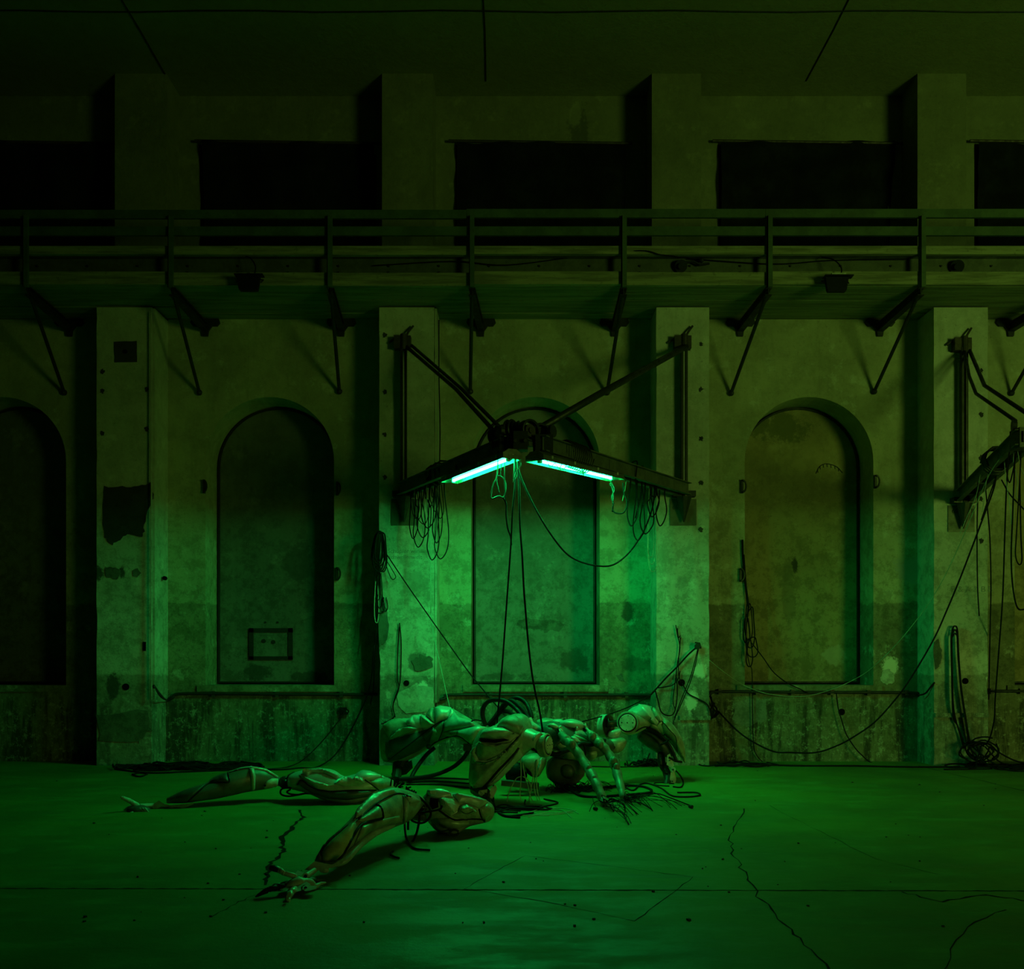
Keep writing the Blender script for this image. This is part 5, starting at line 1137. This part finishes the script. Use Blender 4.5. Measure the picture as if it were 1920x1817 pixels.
# ---- right leg with big hub disc
E = Surf()
fe = [((1160, 1348), (1161, 1366), 12.1, .10), ((1168, 1337), (1169, 1376), 12.1, .15), ((1182, 1333), (1182, 1378), 12.1, .17), ((1194, 1325), (1197, 1371), 12.15, .2), ((1205, 1321), (1212, 1364), 12.2, .22), ((1219, 1324), (1222, 1369), 12.2, .22),
      ((1231, 1332), (1232, 1375), 12.2, .21), ((1246, 1346), (1243, 1381), 12.2, .2), ((1262, 1359), (1252, 1389), 12.2, .19), ((1275, 1378), (1262, 1399), 12.2, .17), ((1282, 1396), (1269, 1411), 12.2, .14), ((1284, 1412), (1277, 1421), 12.2, .10), ((1285, 1427), (1283, 1430), 12.2, .03)]
oe = loft('thigh', fe, m_shell, robot, E, e=2.3, cap=.15); oe['label'] = 'right leg shell arching down to the right'
plate('muscle_plate', E, [(1184, 1334), (1194, 1325), (1203, 1321), (1218, 1323), (1228, 1346), (1233, 1360), (1212, 1352), (1198, 1343)], 12, .05, m_shell, crest=[(1200, 1326), (1206, 1332), (1230, 1358)], label='bright green-lit top lobe')
plate('muscle_plate', E, [(1218, 1324), (1229, 1329), (1236, 1337), (1243, 1352), (1238, 1356), (1228, 1345)], 12, .03, m_shell2)
plate('side_panel', E, [(1188, 1336), (1212, 1350), (1232, 1362), (1240, 1376), (1213, 1363), (1196, 1371), (1186, 1374)], 12, .01, m_shell2)
plate('shin_guard', E, [(1240, 1358), (1246, 1347), (1256, 1352), (1266, 1368), (1278, 1388), (1284, 1410), (1284, 1424), (1272, 1413), (1262, 1393), (1248, 1380)], 12, .03, m_shell2, crest=[(1246, 1356), (1265, 1380), (1282, 1418)])
seam(E, [(1232, 1361), (1240, 1352), (1255, 1368), (1267, 1382), (1269, 1400), (1272, 1418)], 12, .004); seam(E, [(1190, 1372), (1213, 1363), (1240, 1379), (1254, 1394)], 12, .010)
disc_joint(W(1177, 1355, 11.93), Vector((-.30, -.94, .05)), .110, .12)
fu = [((1206, 1366), (1196, 1386), 12.3, .12), ((1222, 1370), (1210, 1398), 12.3, .17), ((1240, 1381), (1225, 1408), 12.3, .18), ((1256, 1394), (1240, 1416), 12.3, .14), ((1264, 1410), (1252, 1421), 12.3, .08)]
ou = loft('inner_thigh', fu, m_shelld, robot, None, e=2.1, cap=.3)
part('strut', m_black, lambda m: (tube(m, catmull([W(1212, 1364, 12.05), W(1238, 1378, 12.0), W(1256, 1400, 12.0), W(1268, 1426, 12.0)], 5), .02, 8), tube(m, [W(1236, 1398, 12.0), W(1252, 1390, 11.95), W(1254, 1386, 11.9)], .012, 6), tube(m, [W(1254, 1420, 12.0), W(1266, 1427, 12), W(1279, 1429, 12)], .014, 6)), robot)
def shin(m):
    tube(m, catmull([W(1240, 1412, 12.2), W(1241, 1432, 12.15), W(1249, 1446, 12.1), W(1252, 1462, 12.0), W(1249, 1474, 11.95)], 4), .05, 10, None)
    for a, b in (((1238, 1415), (1239, 1434)), ((1244, 1436), (1250, 1450)), ((1253, 1450), (1254, 1470))): tube(m, [W(*a, 12.1), W(*b, 12.0)], .018, 8)
part('shin_strut', m_iron, shin, robot, True)
part('shin_casting', m_bone, lambda m: (plate2d(m, [(1251, 1416), (1256, 1413), (1262, 1428), (1264, 1436), (1258, 1440), (1250, 1434)], .05, lambda u, v, w: W(u, v, 12.0 + w)), plate2d(m, [(1258, 1446), (1266, 1446), (1268, 1462), (1265, 1472), (1258, 1474), (1256, 1460)], .05, lambda u, v, w: W(u, v, 11.95 + w)),
    cyl(m, W(1262, 1443, 11.9), W(1262, 1443, 12.05), .033, seg=16), plate2d(m, [(1247, 1466), (1252, 1462), (1256, 1474), (1248, 1477), (1245, 1473)], .06, lambda u, v, w: W(u, v, 11.95 + w))), robot)
part('foot_wheel', m_black, lambda m: (cyl(m, W(1259, 1474, 11.85) + Vector((0, 0, .0)), W(1261, 1474, 11.98), .042, seg=18)), robot)
part('screw', m_void, lambda m: (cyl(m, W(1262, 1443, 11.88), W(1262, 1443, 11.9), .010, seg=8), cyl(m, W(1256, 1426, 11.98), W(1256, 1426, 12), .008, seg=6), cyl(m, W(1261, 1465, 11.93), W(1261, 1465, 11.96), .008, seg=6)), robot)
# drum and axle to the left of the hub
def drum(m):
    c = W(1136, 1361, 11.9); n = Vector((.78, -.62, .05)).normalized()
    bmesh.ops.create_cone(m, cap_ends=False, segments=30, radius1=.140, radius2=.142, depth=.08, matrix=Matrix.Translation(c) @ frame_of(Vector(), n))
    cyl(m, c - n*.04, c - n*.035, .14, seg=30)
    bmesh.ops.create_cone(m, cap_ends=False, segments=30, radius1=.128, radius2=.128, depth=.08, matrix=Matrix.Translation(c) @ frame_of(Vector(), n))
part('hip_drum', m_shell, drum, robot, True)
part('drum_back', m_dark, lambda m: (lambda n: cyl(m, W(1136, 1361, 11.9) - n*.034, W(1136, 1361, 11.9) - n*.005, .125, seg=28))(Vector((.78, -.62, .05)).normalized()), robot)
part('axle', m_iron, lambda m: (cyl(m, W(1136, 1357, 11.9), W(1160, 1356, 12.05), .045, seg=16), [tube(m, [W(1140, 1356, 11.86) + Vector((.0, r_*math.cos(t), r_*math.sin(t))) for t in [i*.6 for i in range(8)]], .006, 5) for r_ in (.05, .07)]), robot, True)
G = Surf()
hb_ = [((1139, 1386), (1139, 1410), 11.9, .07), ((1152, 1384), (1150, 1412), 11.88, .09), ((1166, 1383), (1160, 1410), 11.9, .08), ((1171, 1386), (1166, 1400), 11.92, .05)]
loft('hip_casting', hb_, m_shell2, robot, G, e=3, cap=.1)
loft('hip_flange', [((1143, 1370), (1139, 1384), 11.95, .05), ((1152, 1368), (1148, 1385), 11.93, .06), ((1162, 1366), (1155, 1384), 11.95, .05)], m_shell, robot, G, e=2.6, cap=.2)
seam(G, [(1136, 1389), (1144, 1392), (1152, 1403)], 11.8, .010)

# ---- trunk between the legs
Tt = Surf()
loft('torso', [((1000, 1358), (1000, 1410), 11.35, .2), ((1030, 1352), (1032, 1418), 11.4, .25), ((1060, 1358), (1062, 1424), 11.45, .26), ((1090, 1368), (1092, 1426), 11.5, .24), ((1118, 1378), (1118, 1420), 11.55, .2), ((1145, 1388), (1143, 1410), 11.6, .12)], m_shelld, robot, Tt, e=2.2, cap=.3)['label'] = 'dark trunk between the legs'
cup = loft('shoulder_cup', [((1008, 1350), (1010, 1360), 11.5, .1), ((1022, 1346), (1022, 1364), 11.5, .14), ((1036, 1348), (1034, 1360), 11.5, .1)], m_shell2, robot, Tt, e=2.2)
loft('shoulder_cup', [((1026, 1358), (1027, 1392), 11.15, .12), ((1038, 1356), (1036, 1402), 11.1, .16), ((1049, 1362), (1046, 1396), 11.1, .12)], m_shelld, robot, Tt, e=2.3)
plate('shoulder_facet', Tt, [(1026, 1359), (1038, 1356), (1050, 1364), (1047, 1367), (1034, 1364), (1027, 1362)], 11, .02, m_shell)
loft('shoulder_cup', [((1056, 1352), (1054, 1366), 11.45, .1), ((1070, 1348), (1068, 1365), 11.4, .14), ((1088, 1352), (1084, 1368), 11.4, .12), ((1096, 1358), (1094, 1366), 11.4, .07)], m_shell, robot, Tt, e=2.4)
loft('chest_plate', [((1040, 1350), (1036, 1358), 11.5, .06), ((1050, 1348), (1048, 1362), 11.45, .1), ((1058, 1352), (1056, 1360), 11.45, .06)], m_shell, robot, Tt, e=2.4)
loft('back_spur', [((984, 1352), (982, 1366), 11.2, .1), ((996, 1352), (994, 1372), 11.2, .12), ((1010, 1360), (1010, 1374), 11.2, .08)], m_shell, robot, Tt, e=2.6)
plate('chest_plate', Tt, [(1076, 1366), (1082, 1362), (1108, 1382), (1112, 1392), (1100, 1388), (1078, 1378)], 11.2, .03, m_shell, crest=[(1080, 1366), (1108, 1390)])
plate('chest_plate', Tt, [(1070, 1381), (1078, 1379), (1092, 1393), (1084, 1398), (1074, 1394)], 11.2, .03, m_shell)
plate('chest_plate', Tt, [(1032, 1400), (1046, 1406), (1062, 1402), (1066, 1406), (1048, 1414), (1034, 1412)], 11.2, .03, m_shell)
part('chest_tube', m_shell2, lambda m: (tube(m, catmull([W(1044, 1380, 11.1), W(1050, 1396, 11.1), W(1062, 1402, 11.1)], 4), .045, 10), tube(m, [W(1076, 1380, 11.2), W(1110, 1394, 11.3)], .02, 8), tube(m, [W(1074, 1386, 11.2), W(1108, 1398, 11.3)], .02, 8)), robot, True)
part('belly_hose', m_black, lambda m: (tube(m, catmull([W(1030, 1412, 11.0), W(1046, 1414, 11.0), W(1064, 1406, 11.0), W(1080, 1400, 11.05), (W(1092, 1394, 11.1)), W(1110, 1396, 11.15), W(1126, 1390, 11.3), W(1138, 1390, 11.6), W(1150, 1402, 11.75)], 5), .026, 8), tube(m, catmull([W(1095, 1395, 11.1), W(1098, 1410, 11.1), W(1094, 1424, 11.15)], 4), .012, 6)), robot, True)
loft('belly_shell', [((1060, 1404), (1060, 1424), 11.3, .1), ((1076, 1402), (1076, 1426), 11.35, .14), ((1096, 1400), (1096, 1428), 11.4, .14), ((1116, 1402), (1114, 1424), 11.4, .1)], m_shell2, robot, Tt, e=2.3)
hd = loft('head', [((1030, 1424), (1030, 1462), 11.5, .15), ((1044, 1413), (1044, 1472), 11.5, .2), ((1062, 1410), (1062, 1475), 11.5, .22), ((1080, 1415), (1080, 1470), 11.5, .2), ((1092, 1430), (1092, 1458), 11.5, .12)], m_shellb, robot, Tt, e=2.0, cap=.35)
hd['label'] = 'dark round head lying on the floor'
plate('eye_ring', Tt, [(1052, 1440), (1062, 1433), (1074, 1438), (1078, 1450), (1070, 1460), (1056, 1456)], 11.3, .02, m_shelld, hd, curved=True)
pv = loft('pelvis', [((982, 1418), (984, 1446), 11.0, .1), ((994, 1414), (996, 1456), 11.0, .14), ((1008, 1412), (1010, 1456), 11.0, .14), ((1020, 1416), (1020, 1440), 11.0, .08)], m_shell2, robot, Tt, e=2.2)
plate('pelvis_rim', Tt, [(1012, 1424), (1016, 1420), (1015, 1436), (1008, 1452), (1004, 1458), (1006, 1446)], 10.9, .02, m_shell); plate('dark_pit', Tt, [(986, 1438), (996, 1448), (998, 1456), (988, 1448)], 10.9, .003, m_void)
part('side_cushion', m_black, lambda m: ball(m, W(968, 1452, 11.2), .13, 14, (1, .8, 1.1)), robot, True)
part('ground_skid', m_shelld, lambda m: beam(m, W(940, 1467, 10.9), W(1010, 1474, 10.9), .12, .06), robot)

# ---- two thin arms planted forward, ending in roots of cable
def thin_arm(P, rads, lab, knots):
    V = catmull([W(*p) for p in P], 4); rr = [v.x for v in catmull([Vector((r_, 0, 0)) for r_ in rads], 4)]
    rr = [r_*(1 + .10*math.sin(i*1.7)) for i, r_ in enumerate(rr)]
    bm = bmesh.new(); tube(bm, V, 0, 12, rr); o = obj('thin_arm', bm, m_arm, robot, True); o['label'] = lab
    for (a, b, dd, s_) in knots:
        part('knuckle_pad', m_arm, lambda m: ball(m, W(a, b, dd), s_, 10, (1, .8, 1.3)), o, True)
    return o
a1 = thin_arm([(1052, 1376, 10.9), (1060, 1386, 10.8), (1070, 1396, 10.7), (1085, 1414, 10.6), (1098, 1434, 10.5), (1111, 1456, 10.35), (1122, 1478, 10.2), (1130, 1498, 10.1), (1134, 1508, 10.02)], [.038, .052, .056, .052, .050, .054, .050, .045, .034],
              'front thin arm planted on the floor', [(1073, 1395, 10.62, .040), (1063, 1386, 10.75, .035), (1104, 1440, 10.4, .03), (1115, 1460, 10.28, .03)])
a2 = thin_arm([(1104, 1374, 11.3), (1112, 1382, 11.2), (1122, 1392, 11.1), (1134, 1404, 11.05), (1145, 1420, 11.0), (1153, 1434, 10.9), (1159, 1458, 10.75), (1165, 1480, 10.6), (1169, 1498, 10.5)], [.038, .055, .060, .052, .052, .058, .050, .042, .034],
              'rear thin arm planted on the floor', [(1112, 1380, 11.1, .04), (1126, 1396, 11.0, .035), (1151, 1428, 10.85, .045), (1156, 1438, 10.8, .035)])
def upper_bones(m, P, n):
    for k in range(n):
        Q = [W(a + R.uniform(-3, 3), b + R.uniform(-3, 3), d_ + R.uniform(-.04, .04)) for a, b, d_ in P]; tube(m, catmull(Q, 5), .012, 6)
part('tendon_bundle', m_bone, lambda m: upper_bones(m, [(1048, 1364, 11.0), (1054, 1372, 10.95), (1058, 1380, 10.9), (1062, 1388, 10.8)], 6), a1)
part('tendon_bundle', m_iron, lambda m: (upper_bones(m, [(1042, 1370, 11.0), (1050, 1382, 10.95), (1056, 1392, 10.85), (1066, 1396, 10.75)], 5)), a1)
part('tendon_bundle', m_iron, lambda m: upper_bones(m, [(1092, 1356, 11.4), (1098, 1366, 11.35), (1102, 1374, 11.3), (1112, 1382, 11.2)], 7), a2)
part('tendon_bundle', m_bone, lambda m: upper_bones(m, [(1094, 1358, 11.35), (1102, 1368, 11.3), (1110, 1376, 11.2)], 3), a2)
def roots(c, ends, n, par, nm, mat):
    def f(m):
        for k in range(n):
            ex, ey = R.choice(ends); e_ = WF(ex + R.uniform(-9, 9), ey + R.uniform(-4, 4), .008); mid = (c + e_)/2 + Vector((R.uniform(-.08, .08), R.uniform(-.12, .12), R.uniform(.02, .12)))
            pts = catmull([c, c.lerp(mid, .6), mid, mid.lerp(e_, .5) + Vector((R.uniform(-.05, .05), R.uniform(-.05, .05), .02)), e_], 4)
            for p in pts: p.z = max(p.z, .008)
            tube(m, pts, R.choice((.003, .004, .004, .007)), 5)
    o = part(nm, mat, f, par, True); o['kind'] = 'stuff'
roots(W(1133, 1506, 10.0), [(1112, 1520), (1150, 1518), (1170, 1522), (1190, 1525), (1198, 1527), (1165, 1535), (1175, 1542), (1150, 1527), (1180, 1540)], 20, a1, 'cable_roots', m_cable)
roots(W(1168, 1500, 10.45), [(1190, 1506), (1210, 1510), (1240, 1515), (1255, 1512), (1270, 1514), (1200, 1500), (1230, 1520), (1290, 1514)], 19, a2, 'cable_roots', m_cable)
part('cable_roots', m_pale, lambda m: [tube(m, catmull([W(1135 + R.uniform(-2, 2), 1506, 9.98), W(1142 + R.uniform(-6, 8), 1508 + R.uniform(-4, 6), 9.95), W(1150 + R.uniform(-5, 12), 1512 + R.uniform(-2, 6), 9.9)], 4), .004, 5) for _ in range(9)], a1)['kind'] = 'stuff'
for (px, py) in ((1114, 1516), (1293, 1512)):
    part('plug', m_black, lambda m: cyl(m, WF(px, py, .02), WF(px + 5, py + 1, .02), .018, seg=8), a1 if px < 1200 else a2)
# curved bones from the trunk to the hand of the right thin arm, pale wires at the near knee
P_ = [([(1005, 1424), (1003, 1450), (1002, 1480), (1008, 1500), (1016, 1510)], 10.5), ([(1007, 1424), (1006, 1455), (1007, 1480), (1012, 1500), (1018, 1508)], 10.48), ([(1004, 1426), (999, 1460), (994, 1485), (992, 1500), (986, 1504)], 10.5),
      ([(976, 1425), (977, 1450), (976, 1475), (975, 1490), (977, 1502)], 10.45), ([(980, 1430), (984, 1455), (990, 1475), (995, 1495), (1004, 1508)], 10.46), ([(978, 1456), (968, 1460), (958, 1478), (952, 1495), (950, 1510)], 10.4), ([(980, 1456), (990, 1462), (996, 1478), (993, 1490)], 10.42)]
for k, (P, dd) in enumerate(P_):
    Q = D(P, dd)
    cable(Q, .005, ['pale wire hanging under the knee disc, outermost right', 'pale wire hanging under the knee disc, second from the right', 'pale wire under the knee disc bending left', 'straight pale wire below the near thigh', 'pale wire below the near thigh slanting right',
        'pale wire arching far left below the near thigh', 'short pale arc of wire below the near thigh'][k], 'pale wires hanging from the near leg', mat=m_pale, name='hanging_wire')
# loose cables on the floor round the sculpture
ground_tangle(935, 985, 1516, 1524, 7, .008, 'pile of black cable on the floor below the near knee', rise=.03, rmax=.25)
o = cable([WF(*p, .006) for p in ((985, 1527), (1010, 1518), (1040, 1515), (1070, 1518), (1085, 1526))], .004, 'pale wires splayed flat on the floor in front of the robot', mat=m_pale, name='loose_wire',
          extra=[[WF(*p, .006) for p in Q] for Q in (((990, 1532), (1020, 1524), (1050, 1524), (1080, 1519)), ((1000, 1526), (1040, 1527), (1075, 1523)), ((1020, 1517), (1055, 1520), (1072, 1534)), ((960, 1530), (1000, 1528), (1030, 1529)))])
ground_tangle(1050, 1110, 1478, 1488, 16, .004, 'snarl of thin wires on the floor below the head', rise=.10, rmax=.22)
cable([WF(*p, .014) for p in ((1070, 1482), (1090, 1492), (1120, 1494), (1150, 1492), (1190, 1489), (1218, 1486), (1220, 1480), (1200, 1474), (1165, 1473), (1120, 1478))], .014, 'thick cable looping on the floor behind the thin arms', name='loose_cable')
cable([WF(*p, .010) for p in ((1160, 1466), (1185, 1482), (1200, 1471), (1215, 1469), (1240, 1478), (1260, 1492), (1290, 1494), (1312, 1491), (1305, 1486), (1270, 1486))], .009, 'cable winding on the floor below the right leg', name='loose_cable')
cable([W(1265, 1443, 11.95), W(1276, 1455, 11.9), W(1281, 1468, 11.9), WF(1276, 1476, .01), WF(1262, 1475, .01)], .009, 'cable bowing out right of the right shin', name='loose_cable')
cable([WF(*p, .008) for p in ((1255, 1474), (1230, 1472), (1228, 1468), (1245, 1467))], .007, 'short cable loop on the floor left of the right foot', name='loose_cable')
cable([W(1218, 1413, 13.4), WF(1205, 1424+12, .01), WF(1160, 1438, .01), WF(1110, 1437, .01), WF(1060, 1436, .01)], .009, 'cable along the wall behind the thin arms', name='loose_cable')
ground_tangle(1190, 1225, 1436, 1440, 5, .010, 'small knot of cable by the wall left of the right leg', rise=.12, rmax=.2)
cable([WF(925, 1492, .01) + Vector((0, 0, .25)), WF(926, 1510, .012), WF(940, 1527, .012), WF(960, 1530, .012), WF(1000, 1524, .012)], .011, 'black cable from the near shin along the floor', name='loose_cable', extra=[[WF(923, 1500, .2), WF(930, 1515, .012), WF(945, 1529, .012), WF(975, 1533, .012)]])
cable([W(985, 1500, 10.3), WF(984, 1508, .01), WF(992, 1515, .01), WF(1020, 1512, .01), WF(1046, 1505, .01), WF(1020, 1498, .01)], .009, 'dark cable coil below the pelvis', name='loose_cable')
for k in range(3):
    P = [WF(762, 1463 + 4*k, .01), WF(820, 1459 + 6*k, .01), WF(880, 1461 + 8*k, .01)]
    cable(P, .009, ['upper', 'middle', 'lower'][k] + ' of three straight cables crossing the floor behind the near thigh', name='loose_cable')
cable([W(905, 1352, 11.5), W(890, 1350, 11.5), W(882, 1356, 11.5), W(895, 1362, 11.45), W(910, 1360, 11.4)], .008, 'small wire loop on top of the far thigh', name='loose_cable')
# debris chips on the floor
def chips(m):
    for _ in range(90):
        p = WF(R.uniform(100, 1900), R.uniform(1437, 1740)); s_ = R.uniform(.004, .012)
        box(m, (p.x, p.y, s_*.4), (s_*R.uniform(.8, 2), s_*R.uniform(.8, 2), s_), Matrix.Rotation(R.uniform(0, 3), 4, 'Z'))
o = part('floor_grit', m_patchd, chips, None); tag(o, 'scattered grit and paint chips on the concrete floor', 'debris', kind='stuff')
